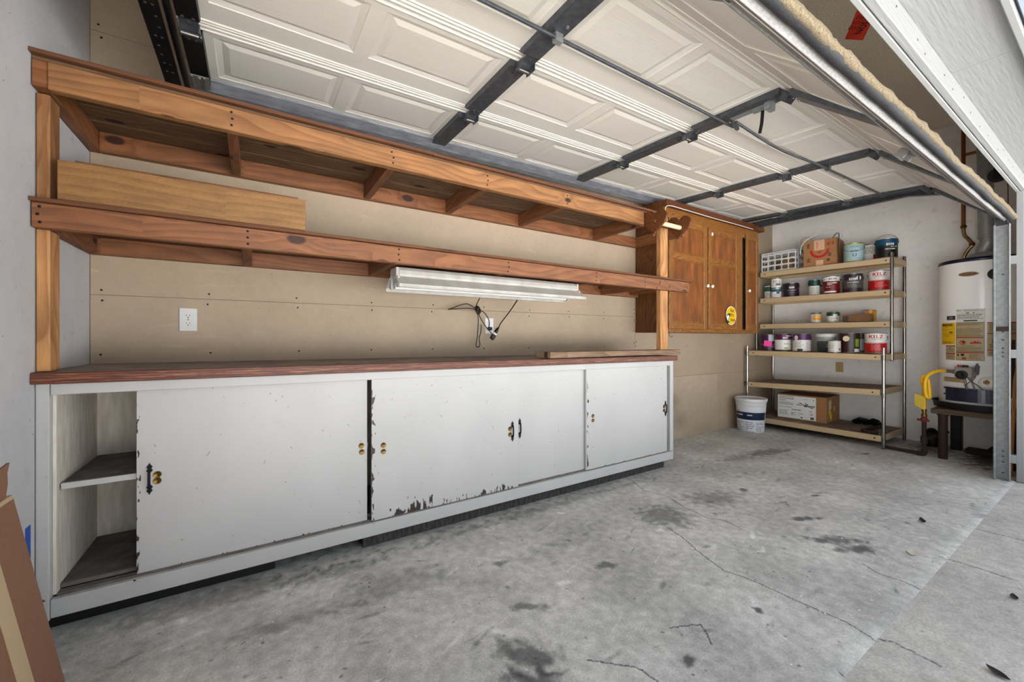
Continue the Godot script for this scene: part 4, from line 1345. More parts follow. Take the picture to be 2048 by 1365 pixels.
func build_rack() -> void:
	var o := thing("storage_rack", "beige metal storage rack with chrome posts against the right end wall", "rack", Vector3(5.25, 0, -1.91))
	# posts: deep lower half, shallower upper half
	for q in [[4.925, 0.0, 0.945, -1.296], [4.925, 0.0, 0.945, -2.524], [5.552, 0.0, 1.86, -1.300], [5.552, 0.0, 1.86, -2.528], [5.186, 0.815, 1.862, -1.304], [5.186, 0.815, 1.862, -2.546]]:
		var st := S()
		tube(st, [Vector3(q[0], q[1] + 0.02, q[3]), Vector3(q[0], q[2], q[3])], 0.0135, 16)
		var p := part(o, "post", st, M.chrome)
		part(p, "foot", lathe(S(), [Vector2(0, 0), Vector2(0.012, 0), Vector2(0.014, 0.006), Vector2(0.014, 0.022), Vector2(0.009, 0.024)], 12, T(Vector3(q[0], q[1], q[3]))), M.steel)
		for y in ([0.10, 0.52, 0.87] if q[2] < 1.0 else [0.87, 1.185, 1.49, 1.80]):
			part(p, "sleeve", tube(S(), [Vector3(q[0], y - 0.045, q[3]), Vector3(q[0], y + 0.005, q[3])], 0.0165, 16), M.shelf_metal if q[2] > 1.0 and q[0] > 5.5 else M.steel)
	# shelves: a tray with folded edges; [y of top, x of front edge, sag left to right, dirty]
	for q in [[0.122, 4.925, 0.0, true], [0.536, 4.925, 0.017, true], [0.886, 4.925, -0.004, false], [1.200, 5.178, -0.004, false], [1.509, 5.178, -0.004, false], [1.822, 5.178, -0.005, false]]:
		var y: float = q[0]
		var x: float = q[1]
		var xf := T(Vector3(0, 0, -1.91), 0, -float(q[2]) / 0.6) * T(Vector3(0, 0, 1.91))
		var st := S()
		cbox(st, Vector3(x - 0.003, y - 0.056, -2.512), Vector3(x + 0.010, y, -1.308), 0.004, 2, Vector2.ZERO, xf)
		cbox(st, Vector3(5.548, y - 0.056, -2.512), Vector3(5.560, y, -1.308), 0.003, 2, Vector2.ZERO, xf)
		cbox(st, Vector3(x + 0.01, y - 0.056, -1.318), Vector3(5.548, y, -1.306), 0.003, 0, Vector2.ZERO, xf)
		cbox(st, Vector3(x + 0.01, y - 0.056, -2.514), Vector3(5.548, y, -2.502), 0.003, 0, Vector2.ZERO, xf)
		cbox(st, Vector3(x + 0.006, y - 0.020, -2.506), Vector3(5.552, y - 0.004, -1.314), 0.0, 0, Vector2.ZERO, xf)
		var sh_ := part(o, "shelf", st, M.shelf_metal)
		if q[3]:
			part(sh_, "worn_deck", cb(Vector3(x + 0.012, y - 0.004, -2.500), Vector3(5.546, y - 0.0015, -1.320), 0.0, 0, xf), M.shelf_dirty)
		st = S()
		for z in [-2.46, -1.36]:
			lathe(st, [Vector2(0.0, 0.0015), Vector2(0.005, 0.0015), Vector2(0.007, 0.0)], 10, xf * Transform3D(Basis(Vector3(0, 0, 1), PI / 2), Vector3(x - 0.003, y - 0.028, z)))
		part(sh_, "rivet", st, M.iron)


# ------------------------------------------------------------------ goods on the rack

# a paint can with a printed wrap; its printed front faces the camera
func can(called: String, label: String, x: float, y: float, z: float, r: float, h: float, wrap: Material, group: String, o_ := {}) -> Node3D:
	var turn: float = atan2(-x, -z) + o_.get("turn", 0.0)
	var t := thing(called, label, "can", Vector3(x, y, z), group, turn)
	part(t, "can_body", lathe(S(), [Vector2(r, 0.004), Vector2(r, h - 0.004)], 36), wrap, true)
	var metal: Material = o_.get("metal", M.chrome)
	part(t, "bottom_rim", lathe(S(), [Vector2(0, 0.001), Vector2(r - 0.006, 0.001), Vector2(r - 0.004, 0.0), Vector2(r + 0.0012, 0.0), Vector2(r + 0.0016, 0.003), Vector2(r, 0.005)], 36), metal, true)
	part(t, "top_rim", lathe(S(), [Vector2(r, h - 0.006), Vector2(r + 0.002, h - 0.004), Vector2(r + 0.0022, h - 0.001), Vector2(r, h), Vector2(r - 0.008, h), Vector2(r - 0.010, h - 0.004)], 36), metal, true)
	part(t, "lid", lathe(S(), [Vector2(r - 0.010, h - 0.004), Vector2(r - 0.014, h - 0.001), Vector2(r - 0.020, h - 0.006), Vector2(0, h - 0.006)], 36), o_.get("lid", metal), true)
	if o_.get("bail", true):
		var a: float = o_.get("bail_turn", 0.0)
		var bt := Transform3D(Basis(Vector3.UP, a), Vector3.ZERO)
		var ears := S()
		for s in [-1.0, 1.0]:
			lathe(ears, [Vector2(0.012, -0.001), Vector2(0.011, 0.003), Vector2(0.005, 0.006), Vector2(0, 0.006)], 14, bt * Transform3D(Basis(Vector3(0, 0, 1), -s * PI / 2), Vector3(s * (r - 0.001), h * 0.80, 0)))
		part(t, "ear", ears, metal, true)
		var pts := []
		var up: float = o_.get("bail_up", -0.9)
		for k in 17:
			var b := PI * k / 16.0
			var q := Vector3(cos(b) * (r + 0.006), 0, sin(b) * (r + 0.014))
			q = Basis(Vector3.RIGHT, -up) * q
			pts.append(bt * (q + Vector3(0, h * 0.80, 0)))
		part(t, "bail_handle", tube(S(), pts, 0.0017, 6), o_.get("wire", M.steel), true)
	return t


func word(t: Node3D, text: String, m: Material, r: float, y: float, w: float, h: float, turn := 0.0, font: Font = null) -> void:
	letters(t, text, m, w, h, T(Vector3(0, y, 0), turn), font, r + 0.0002)


func build_rack_goods() -> void:
	var W := Color(0.90, 0.89, 0.86)
	var G := Color(0.45, 0.45, 0.45)
	var y1 := 1.825
	var y2 := 1.512
	var y3 := 1.203
	var y4 := 0.889
	# --- top shelf
	var c := thing("plastic_crate", "white plastic lattice crate at the left end of the top rack shelf", "crate", Vector3(5.36, y1, -2.322))
	var lx := 0.135
	var lz := 0.180
	var hh := 0.225
	for side in 4:
		var st := S()
		var wide: float = lz * 2 if side < 2 else lx * 2
		var cols := 5 if side < 2 else 4
		var xf: Transform3D
		if side < 2:
			xf = T(Vector3(-lx if side == 0 else lx, 0, 0), -PI / 2 if side == 0 else PI / 2)
		else:
			xf = T(Vector3(0, 0, lz if side == 2 else -lz), 0.0 if side == 2 else PI)
		for k in cols + 1:
			var x := -wide / 2.0 + wide * k / cols
			cbox(st, Vector3(x - 0.006, 0.0, -0.003), Vector3(x + 0.006, hh, 0.003), 0.002, 1, Vector2.ZERO, xf)
		for k in 4:
			var y := 0.012 + (hh - 0.035) * k / 3.0
			cbox(st, Vector3(-wide / 2, y - 0.009, -0.0028), Vector3(wide / 2, y + 0.009, 0.0028), 0.002, 0, Vector2.ZERO, xf)
		# rounded corners of each opening
		for k in cols:
			for m in 3:
				var x0 := -wide / 2.0 + wide * k / cols + 0.006
				var x1 := -wide / 2.0 + wide * (k + 1) / cols - 0.006
				var ya := 0.021 + (hh - 0.035) * m / 3.0
				var yb := 0.003 + (hh - 0.035) * (m + 1) / 3.0
				for e in [[x0, ya, 1, 1], [x1, ya, -1, 1], [x0, yb, 1, -1], [x1, yb, -1, -1]]:
					prism(st, PackedVector2Array([Vector2(e[0], e[1]), Vector2(e[0] + e[2] * 0.008, e[1]), Vector2(e[0], e[1] + e[3] * 0.008)]), 0.0054, xf * T(Vector3(0, 0, -0.0027)))
		cbox(st, Vector3(-wide / 2 - 0.012, hh - 0.008, -0.004), Vector3(wide / 2 + 0.012, hh + 0.006, 0.012), 0.003, 0, Vector2.ZERO, xf)
		part(c, "lattice_side", st, M.white_plastic, true)
	part(c, "crate_bottom", cb(Vector3(-lx, 0.001, -lz), Vector3(lx, 0.006, lz), 0.001), M.white_plastic, true)
	var inside := thing("brown_goods", "brown bundle of odds and ends inside the white lattice crate", "bundle", Vector3(5.36, y1 + 0.0065, -2.30))
	part(inside, "bundle", lathe(S(), [Vector2(0, 0), Vector2(0.09, 0), Vector2(0.10, 0.05), Vector2(0.095, 0.13), Vector2(0.05, 0.17), Vector2(0, 0.175)], 14), M.kraft_dark, true)

	var bx := thing("carton", "brown shipping carton with a red ring print and pink tape on the top rack shelf", "carton", Vector3(5.375, y1, -1.925), "", 0.12)
	var fl := 0.150
	var dp := 0.145
	part(bx, "carton_body", cb(Vector3(-dp, 0, -fl), Vector3(dp, 0.285, fl), 0.002), M.kraft, true)
	part(bx, "top_flap", cb(Vector3(-dp, 0.2855, -fl), Vector3(0.0, 0.2885, fl), 0.001), M.kraft, true)
	part(bx, "top_flap", cb(Vector3(0.002, 0.2855, -fl), Vector3(dp, 0.2885, fl), 0.001), M.kraft, true)
	var face := T(Vector3(-dp - 0.0004, 0, 0), -PI / 2)
	var tape := mat(Color(0.84, 0.66, 0.54), 0.4)
	part(bx, "tape", prism(S(), PackedVector2Array([Vector2(-0.052, 0.175), Vector2(0.042, 0.175), Vector2(0.042, 0.286), Vector2(-0.052, 0.286)]), 0.0006, face), tape, true)
	part(bx, "tape", prism(S(), PackedVector2Array([Vector2(-0.035, 0.0), Vector2(0.030, 0.0), Vector2(0.030, 0.065), Vector2(-0.035, 0.065)]), 0.0006, face), tape, true)
	var rp := PackedVector2Array()
	for k in 25:
		var a := PI + PI * k / 24.0
		rp.append(Vector2(cos(a), sin(a)) * 0.088)
	for k in 25:
		var a := TAU - PI * k / 24.0
		rp.append(Vector2(cos(a), sin(a)) * 0.064)
	part(bx, "red_ring", prism(S(), rp, 0.0005, face * T(Vector3(-0.004, 0.178, 0))), M.red, true)
	part(bx, "red_arrow", prism(S(), PackedVector2Array([Vector2(-0.026, 0.0), Vector2(0.0, -0.018), Vector2(0.026, 0.0)]), 0.0005, face * T(Vector3(-0.004, 0.157, 0))), M.red, true)
	letters(bx, "target", M.red, 0.085, 0.020, face * T(Vector3(-0.024, 0.232, 0.0007), 0, 0, PI / 2), font_plain)
	for q in [[-0.105, 0.235, 0.035, 0.05], [0.085, 0.12, 0.032, 0.042], [-0.105, 0.075, 0.04, 0.045], [0.075, 0.06, 0.03, 0.03], [0.075, 0.235, 0.03, 0.036], [0.115, 0.235, 0.02, 0.035]]:
		var st := S()
		for k in 3:
			prism(st, PackedVector2Array([Vector2(-q[2] / 2, k * q[3] / 3), Vector2(q[2] / 2, k * q[3] / 3), Vector2(q[2] / 2, k * q[3] / 3 + 0.006), Vector2(-q[2] / 2, k * q[3] / 3 + 0.006)]), 0.0004, face * T(Vector3(q[0], q[1] - q[3] / 2, 0)))
		prism(st, PackedVector2Array([Vector2(-0.003, 0), Vector2(0.003, 0), Vector2(0.003, q[3]), Vector2(-0.003, q[3])]), 0.0005, face * T(Vector3(q[0], q[1] - q[3] / 2, 0)))
		part(bx, "printed_icon", st, mat(Color(0.22, 0.13, 0.08), 0.7) if q[1] < 0.2 or q[0] < 0.0 else M.red, true)
	single("looped_cable", "white cable looping up over the brown carton on the top shelf", "cable", tube(S(), smooth([Vector3(5.215, 1.99, -2.09), Vector3(5.20, 2.07, -2.07), Vector3(5.20, 2.13, -2.02), Vector3(5.22, 2.175, -1.93), Vector3(5.24, 2.20, -1.83), Vector3(5.26, 2.185, -1.76), Vector3(5.30, 2.12, -1.73), Vector3(5.30, 2.118, -1.82), Vector3(5.30, 2.130, -1.90), Vector3(5.32, 2.118, -1.97)], 7), 0.005, 8), M.white_plastic)
	single("looped_cable", "black cable curling out of the right side of the brown carton", "cable", tube(S(), smooth([Vector3(5.33, 2.120, -1.83), Vector3(5.25, 2.15, -1.77), Vector3(5.22, 2.145, -1.735), Vector3(5.225, 2.10, -1.735), Vector3(5.23, 2.02, -1.745), Vector3(5.235, 1.93, -1.742), Vector3(5.24, 1.85, -1.735), Vector3(5.26, 1.832, -1.725)], 7), 0.004, 8), M.black)
	single("looped_cable", "tan wire loop standing up behind the left of the brown carton", "cable", tube(S(), smooth([Vector3(5.42, 2.10, -2.13), Vector3(5.42, 2.15, -2.165), Vector3(5.42, 2.20, -2.14), Vector3(5.42, 2.20, -2.07), Vector3(5.42, 2.15, -2.05), Vector3(5.42, 2.05, -2.10), Vector3(5.42, 1.90, -2.13), Vector3(5.42, 1.832, -2.13)], 6), 0.003, 6), mat(Color(0.75, 0.6, 0.38), 0.5))
	var top := "cans on the top rack shelf"
	var t := can("paint_can", "pale blue can with lime lid edge, right of the brown carton on top shelf", 5.30, y1, -1.634, 0.083, 0.192, printed(256, 128, Color(0.62, 0.72, 0.73), [[0, 0, 1, 0.05, Color(0.62, 0.78, 0.14)], [0.40, 0.80, 0.44, 0.92, Color(0.65, 0.83, 0.2)]], [[0.55, 0.3, 0.72, 0.8, Color(0.72, 0.8, 0.81), 6]]), top, {"lid": mat(Color(0.60, 0.78, 0.12), 0.4), "bail_up": -0.5, "wire": M.black})
	word(t, "valspar", M.text_grey, 0.083, 0.155, 0.075, 0.026, 0.12, font_plain)
	word(t, "ULTRA", M.text_navy, 0.083, 0.110, 0.060, 0.018, 0.1)
	word(t, "U", M.text_navy, 0.083, 0.070, 0.030, 0.030, 0.1, font_plain)
	t = can("paint_can", "white can with red stripe behind the pale blue can on top shelf", 5.46, y1, -1.528, 0.078, 0.185, printed(256, 128, W, [[0.52, 0.62, 0.72, 1.0, Color(0.72, 0.1, 0.12)]], [[0.36, 0.15, 0.6, 0.55, G, 7]]), top, {"bail_up": -0.9})
	t = can("paint_can", "black and teal can standing at the right end of the top shelf", 5.30, y1, -1.372, 0.083, 0.185, printed(256, 128, Color(0.03, 0.035, 0.045), [[0, 0.0, 1, 0.36, Color(0.02, 0.28, 0.40)], [0, 0.30, 1, 0.42, Color(0.03, 0.17, 0.22)]], [[0.56, 0.42, 0.74, 0.5, W, 1]]), top, {"bail_up": 0.95, "lid": M.black, "wire": M.black})
	word(t, "BEHR", M.text_white, 0.083, 0.128, 0.062, 0.022, 0.35)
	word(t, "PAINT & PRIMER", M.text_white, 0.083, 0.082, 0.080, 0.012, 0.35)
	# --- second shelf
	var two := "cans on the second rack shelf"
	t = can("small_can", "small green-topped white can first from the left on second shelf", 5.33, y2, -2.472, 0.047, 0.165, printed(128, 128, W, [[0, 0.08, 1, 0.45, Color(0.06, 0.33, 0.25)]], [[0.4, 0.55, 0.75, 0.85, G, 4]]), two, {"bail": false})
	t = can("small_can", "white quart can with teal band, lower of the stacked pair on second shelf", 5.27, y2, -2.362, 0.054, 0.116, printed(256, 128, W, [[0, 0.08, 1, 0.36, Color(0.05, 0.32, 0.36)], [0.5, 0.36, 0.6, 0.6, Color(0.05, 0.2, 0.4)]], [[0.45, 0.62, 0.62, 0.85, G, 3]]), two, {"bail": false})
	t = can("small_can", "white quart can with pale lid, upper of the stacked pair on second shelf", 5.27, y2 + 0.1165, -2.362, 0.054, 0.116, printed(256, 128, W, [[0.48, 0.5, 0.64, 0.78, Color(0.4, 0.46, 0.48)]], [[0.4, 0.2, 0.62, 0.45, Color(0.2, 0.3, 0.35), 3]]), two, {"bail": false, "lid": mat(Color(0.72, 0.75, 0.35), 0.5)})
	var plum := Color(0.155, 0.10, 0.15)
	t = can("paint_can", "dark plum can with silver lid near the stacked pair on second shelf", 5.30, y2, -2.221, 0.081, 0.160, printed(256, 128, plum, [[0, 0.92, 1, 1, Color(0.1, 0.06, 0.09)]], [[0.46, 0.68, 0.64, 0.76, Color(0.6, 0.55, 0.6), 2]]), two, {"bail_up": -0.6})
	word(t, "BEHR", M.text_white, 0.081, 0.107, 0.052, 0.022, 0.12)
	word(t, "SCUFF DEFENSE", mat(Color(0.75, 0.7, 0.74), 0.5), 0.081, 0.075, 0.080, 0.010, 0.12)
	t = can("small_can", "green-topped pale can with dark wire alone in the middle of second shelf", 5.30, y2, -1.986, 0.053, 0.170, printed(256, 128, Color(0.80, 0.80, 0.76), [[0, 0.0, 1, 0.38, Color(0.05, 0.25, 0.19)]], [[0.4, 0.5, 0.65, 0.9, Color(0.6, 0.6, 0.56), 5]]), two, {"bail_up": -0.5, "wire": M.black})
	var jar := thing("glass_jar", "small clear glass jar half hidden left of the red and white can", "jar", Vector3(5.385, y2, -1.928))
	part(jar, "jar_body", lathe(S(), [Vector2(0, 0.002), Vector2(0.034, 0.002), Vector2(0.036, 0.01), Vector2(0.036, 0.085), Vector2(0.030, 0.098), Vector2(0.030, 0.108)], 24), M.glass, true)
	part(jar, "jar_lid", lathe(S(), [Vector2(0.032, 0.104), Vector2(0.033, 0.120), Vector2(0, 0.121)], 24), M.steel, true)
	part(jar, "jar_filling", lathe(S(), [Vector2(0, 0.004), Vector2(0.032, 0.004), Vector2(0.032, 0.05), Vector2(0, 0.055)], 16), mat(Color(0.55, 0.52, 0.40), 0.8), true)
	t = can("paint_can", "red and white barn paint can in the middle of second shelf", 5.30, y2, -1.828, 0.076, 0.190, printed(256, 128, Color(0.42, 0.045, 0.06), [[0, 0, 1, 0.28, W], [0.36, 0.86, 0.6, 0.95, W]], [[0.40, 0.62, 0.54, 0.68, W, 1]]), two, {"bail_up": -0.8})
	word(t, "BEHR", mat(Color(0.2, 0.08, 0.07), 0.5), 0.076, 0.160, 0.072, 0.022, 0.2)
	word(t, "BARN & FENCE", M.text_white, 0.076, 0.116, 0.088, 0.014, 0.12)
	word(t, "PAINT", M.text_white, 0.076, 0.098, 0.038, 0.012, -0.22)
	t = can("paint_can", "grey and plum can with round white seal, fifth large print on second shelf", 5.30, y2, -1.641, 0.083, 0.190, printed(256, 128, Color(0.30, 0.29, 0.28), [[0, 0.0, 1, 0.34, plum], [0, 0.80, 1, 1.0, plum]], [[0.42, 0.6, 0.66, 0.72, Color(0.55, 0.54, 0.53), 3]]), two, {"bail_up": -0.9})
	t.set_meta("label", "grey and plum can with round white seal next to the red-lettered can, second shelf")
	word(t, "BEHR", M.text_white, 0.083, 0.135, 0.062, 0.024, 0.02)
	word(t, "SCUFF DEFENSE", mat(Color(0.85, 0.83, 0.8), 0.5), 0.083, 0.100, 0.098, 0.012, 0.02)
	var disc := PackedVector2Array()
	for k in 24:
		disc.append(Vector2(cos(TAU * k / 24), sin(TAU * k / 24)) * 0.023)
	part(t, "round_seal", prism(S(), disc, 0.001, T(Vector3(0.0815 * sin(0.62), 0.145, 0.0815 * cos(0.62)), 0.62)), M.text_white, true)
	var kz := printed(256, 128, Color(0.86, 0.85, 0.83), [[0, 0.49, 1, 1, Color(0.66, 0.035, 0.06)], [0.34, 0.52, 0.7, 0.53, W]], [[0.44, 0.60, 0.64, 0.9, Color(0.88, 0.45, 0.45), 6], [0.42, 0.41, 0.60, 0.44, Color(0.15, 0.15, 0.16), 1], [0.43, 0.52, 0.58, 0.56, W, 1]])
	for q in [[5.30, y2, -1.429, "white and red lettered primer can at the right end of the second shelf"], [5.115, y4, -1.405, "white and red lettered primer can at the right end of the fourth shelf"]]:
		t = can("paint_can", q[3], q[0], q[1], q[2], 0.083, 0.195, kz, "primer cans", {"bail_up": -0.7, "lid": M.steel})
		word(t, "KILZ", M.red, 0.083, 0.160, 0.105, 0.030, 0.04)
		word(t, "Original", M.ink, 0.083, 0.133, 0.075, 0.014, 0.04, font_serif)
	# --- third shelf
	var three := "small cans on the third rack shelf"
	t = can("small_can", "yellow and white quart can in the middle of the third shelf", 5.34, y3, -1.985, 0.051, 0.115, printed(256, 128, Color(0.88, 0.86, 0.8), [[0, 0.02, 1, 0.14, Color(0.30, 0.48, 0.52)], [0.42, 0.2, 0.75, 0.72, Color(0.90, 0.58, 0.06)]], [[0.45, 0.3, 0.7, 0.6, Color(0.97, 0.85, 0.5), 4]]), three, {"bail": false})
	t = can("small_can", "green and white quart can with side handle on the third shelf", 5.34, y3, -1.825, 0.055, 0.115, printed(256, 128, W, [[0, 0.0, 1, 0.36, Color(0.05, 0.30, 0.22)], [0.5, 0.2, 0.62, 0.36, W], [0.52, 0.84, 0.58, 0.95, Color(0.5, 0.7, 0.3)]], [[0.45, 0.55, 0.7, 0.7, G, 2]]), three, {"bail_up": -1.2, "wire": M.white_plastic})
	t = can("small_can", "yellow and white quart can behind the little brown box on third shelf", 5.46, y3, -1.548, 0.053, 0.125, printed(256, 128, Color(0.88, 0.86, 0.8), [[0.5, 0.0, 0.8, 0.9, Color(0.90, 0.60, 0.08)]], [[0.55, 0.3, 0.7, 0.6, Color(0.97, 0.85, 0.5), 4]]), three, {"bail": false, "turn": -0.5})
	var sb := thing("small_box", "small flat brown cardboard box with grey end on the third shelf", "box", Vector3(5.28, y3, -1.592), "", 0.05)
	part(sb, "box_body", cb(Vector3(-0.05, 0, -0.115), Vector3(0.05, 0.078, 0.115), 0.0015), mat(Color(0.46, 0.33, 0.20), 0.8), true)
	part(sb, "end_label", cb(Vector3(-0.0508, 0.004, -0.1155), Vector3(-0.0500, 0.060, -0.065), 0.0), mat(Color(0.25, 0.2, 0.18), 0.7), true)
	var crumple := S()
	var rr := RandomNumberGenerator.new()
	rr.seed = 17
	for k in 9:
		var p := Vector3(rr.randf_range(-0.04, 0.04), 0.012, rr.randf_range(-0.06, 0.06))
		var a := Vector3(rr.randf_range(-0.03, 0.03), rr.randf_range(-0.011, 0.018), rr.randf_range(-0.03, 0.03))
		var b := Vector3(rr.randf_range(-0.03, 0.03), rr.randf_range(-0.011, 0.018), rr.randf_range(-0.03, 0.03))
		hexa(crumple, [p, p + a, p + a + b, p + b, p + Vector3(0, 0.001, 0), p + a + Vector3(0, 0.001, 0), p + a + b + Vector3(0, 0.001, 0), p + b + Vector3(0, 0.001, 0)])
	var cr := single("plastic_wrap", "crumpled clear plastic wrap lying on the third shelf", "wrap", crumple, M.film)
	cr.position = Vector3(5.27, y3 + 0.001, -2.10)
	# --- fourth shelf
	var four := "cans on the fourth rack shelf"
	t = can("paint_can", "purple can with pink sticky note at the left of the fourth shelf", 5.13, y4, -2.385, 0.082, 0.190, printed(256, 128, Color(0.22, 0.10, 0.22), [[0.5, 0.02, 0.8, 0.42, Color(0.66, 0.68, 0.72)], [0, 0.6, 1, 0.66, Color(0.45, 0.36, 0.45)]], [[0.55, 0.7, 0.75, 0.85, Color(0.6, 0.55, 0.6), 3]]), four, {"bail_up": -0.9, "lid": M.black})
	part(t, "sticky_note", hexa(S(), [Vector3(-0.048, 0.055, 0.0835), Vector3(0.028, 0.045, 0.0845), Vector3(0.034, 0.110, 0.0845), Vector3(-0.040, 0.120, 0.0835), Vector3(-0.048, 0.055, 0.0845), Vector3(0.028, 0.045, 0.0855), Vector3(0.034, 0.110, 0.0855), Vector3(-0.040, 0.120, 0.0845)]), M.pink, true)
	var mg := Color(0.34, 0.045, 0.25)
	t = can("paint_can", "white can with magenta top band, second large can on fourth shelf", 5.12, y4, -2.225, 0.081, 0.193, printed(256, 128, W, [[0, 0.0, 1, 0.34, mg], [0, 0.95, 1, 1, mg], [0.56, 0.08, 0.78, 0.14, W], [0.52, 0.80, 0.60, 0.90, Color(0.55, 0.72, 0.25)]], [[0.52, 0.54, 0.72, 0.66, G, 2]]), four, {"bail_up": -1.2})
	word(t, "BEHR", M.text_white, 0.081, 0.148, 0.052, 0.020, 0.3)
	t = can("paint_can", "white can with violet top band and round seal on fourth shelf", 5.12, y4, -2.037, 0.083, 0.193, printed(256, 128, W, [[0, 0.0, 1, 0.35, Color(0.30, 0.09, 0.33)], [0.42, 0.87, 0.52, 1.0, Color(0.12, 0.12, 0.14)]], [[0.36, 0.45, 0.54, 0.8, Color(0.66, 0.66, 0.68), 7], [0.58, 0.45, 0.72, 0.85, Color(0.66, 0.66, 0.68), 8]]), four, {"bail_up": -0.7, "wire": M.black})
	disc = PackedVector2Array()
	for k in 24:
		disc.append(Vector2(cos(TAU * k / 24) * 0.020, sin(TAU * k / 24) * 0.026))
	part(t, "round_seal", prism(S(), disc, 0.001, T(Vector3(-0.082 * sin(0.65), 0.150, 0.082 * cos(0.65)), -0.65)), mat(Color(0.9, 0.82, 0.78), 0.5), true)
	# plastic pail
	var pl := thing("plastic_pail", "grey-green plastic pail with white rim in the middle of fourth shelf", "pail", Vector3(5.16, y4, -1.825), "", atan2(-5.16, 1.825))
	part(pl, "pail_body", lathe(S(), [Vector2(0, 0.002), Vector2(0.072, 0.002), Vector2(0.075, 0.006), Vector2(0.083, 0.15), Vector2(0.084, 0.165)], 32), printed(256, 128, Color(0.23, 0.27, 0.26), [[0, 0.0, 1, 0.22, Color(0.62, 0.64, 0.63)]], [[0.5, 0.45, 0.66, 0.52, W, 1]]), true)
	part(pl, "pail_rim", lathe(S(), [Vector2(0.085, 0.158), Vector2(0.089, 0.162), Vector2(0.090, 0.185), Vector2(0.086, 0.192), Vector2(0.078, 0.190), Vector2(0, 0.186)], 32), mat(Color(0.82, 0.83, 0.82), 0.4), true)
	var hp := []
	for k in 15:
		var b := PI * k / 14.0
		hp.append(Basis(Vector3.RIGHT, 1.0) * Vector3(cos(b) * 0.089, 0, sin(b) * 0.100) + Vector3(0, 0.15, 0))
	part(pl, "bail_handle", tube(S(), hp, 0.0028, 6), M.white_plastic, true)
	letters(pl, "BEHR", M.text_white, 0.040, 0.014, T(Vector3(0, 0.078, 0), 0.35), null, 0.0805)
	t = can("small_can", "small silver-white quart can in front of the grey-green pail", 4.99, y4, -1.694, 0.053, 0.122, printed(256, 128, Color(0.78, 0.77, 0.74), [[0.70, 0.0, 0.76, 1, Color(0.75, 0.38, 0.12)], [0.62, 0.66, 0.68, 0.85, Color(0.3, 0.3, 0.3)]], [[0.34, 0.3, 0.5, 0.7, Color(0.66, 0.65, 0.63), 5]]), four, {"bail": false})
	var mr := Color(0.17, 0.045, 0.045)
	t = can("paint_can", "maroon can with round cream seal beside the right-hand primer can, fourth shelf", 5.11, y4, -1.610, 0.083, 0.196, printed(256, 128, mr, [[0.60, 0.30, 0.68, 0.72, Color(0.45, 0.6, 0.16)], [0.58, 0.82, 0.70, 1.0, W], [0, 0, 1, 0.04, Color(0.1, 0.02, 0.02)]], []), four, {"bail_up": -0.9, "lid": M.steel})
	disc = PackedVector2Array()
	for k in 24:
		disc.append(Vector2(cos(TAU * k / 24), sin(TAU * k / 24)) * 0.028)
	part(t, "round_seal", prism(S(), disc, 0.001, T(Vector3(-0.0822 * sin(0.30), 0.140, 0.0822 * cos(0.30)), -0.30)), mat(Color(0.85, 0.78, 0.66), 0.5), true)
	t = can("paint_can", "maroon can with lilac label half hidden behind the seal-marked maroon can", 5.285, y4, -1.570, 0.083, 0.196, printed(256, 128, Color(0.22, 0.05, 0.07), [[0.46, 0.30, 0.76, 0.92, Color(0.76, 0.74, 0.80)]], [[0.5, 0.4, 0.72, 0.85, Color(0.66, 0.64, 0.7), 8]]), four, {"bail_up": -0.8})
	# --- bottom shelf
	var fb := thing("fan_carton", "long brown carton with white printed ceiling fan label on the bottom shelf", "carton", Vector3(5.32, 0.1225, -2.055), "", 0.05)
	part(fb, "carton_body", cb(Vector3(-0.20, 0, -0.235), Vector3(0.20, 0.275, 0.235), 0.002), M.kraft, true)
	part(fb, "top_flap", cb(Vector3(-0.20, 0.2755, -0.235), Vector3(0.20, 0.2785, 0.235), 0.001), M.kraft_dark, true)
	face = T(Vector3(-0.2004, 0, 0), -PI / 2)
	var lab := part(fb, "front_label", prism(S(), PackedVector2Array([Vector2(-0.228, 0.012), Vector2(0.140, 0.012), Vector2(0.140, 0.262), Vector2(-0.228, 0.262)]), 0.0006, face), null, true)
	var lt := print_tex(512, 348, Color(0.90, 0.90, 0.88), [[0.62, 0.9, 0.66, 0.96, Color(0.1, 0.1, 0.1)], [0.86, 0.86, 0.95, 0.97, Color(0.35, 0.35, 0.35)], [0.55, 0.68, 0.555, 0.88, G], [0.93, 0.08, 0.945, 0.15, Color(0.1, 0.1, 0.1)]], [[0.04, 0.13, 0.46, 0.18, Color(0.1, 0.1, 0.1), 1], [0.04, 0.21, 0.24, 0.26, Color(0.1, 0.1, 0.1), 1], [0.38, 0.60, 0.64, 0.66, Color(0.12, 0.12, 0.12), 1], [0.04, 0.30, 0.42, 0.44, G, 4], [0.04, 0.5, 0.38, 0.56, Color(0.55, 0.55, 0.55), 2], [0.04, 0.66, 0.28, 0.9, Color(0.6, 0.6, 0.6), 5], [0.36, 0.74, 0.52, 0.88, G, 3], [0.58, 0.74, 0.7, 0.84, G, 3], [0.84, 0.6, 0.94, 0.8, G, 3], [0.68, 0.1, 0.88, 0.14, G, 1]], 5)
	var lm := mat(Color.WHITE, 0.5, 0.0, lt)
	lm.uv1_scale = Vector3(1 / 0.368, -1 / 0.25, 1)
	lm.uv1_offset = Vector3(0.228 / 0.368, 0.262 / 0.25, 0)
	lab.set_surface_override_material(0, lm)
	letters(fb, "HAMPTON BAY", M.ink, 0.150, 0.016, face * T(Vector3(-0.140, 0.246, 0.0007)), font_serif)
	var fan := S()
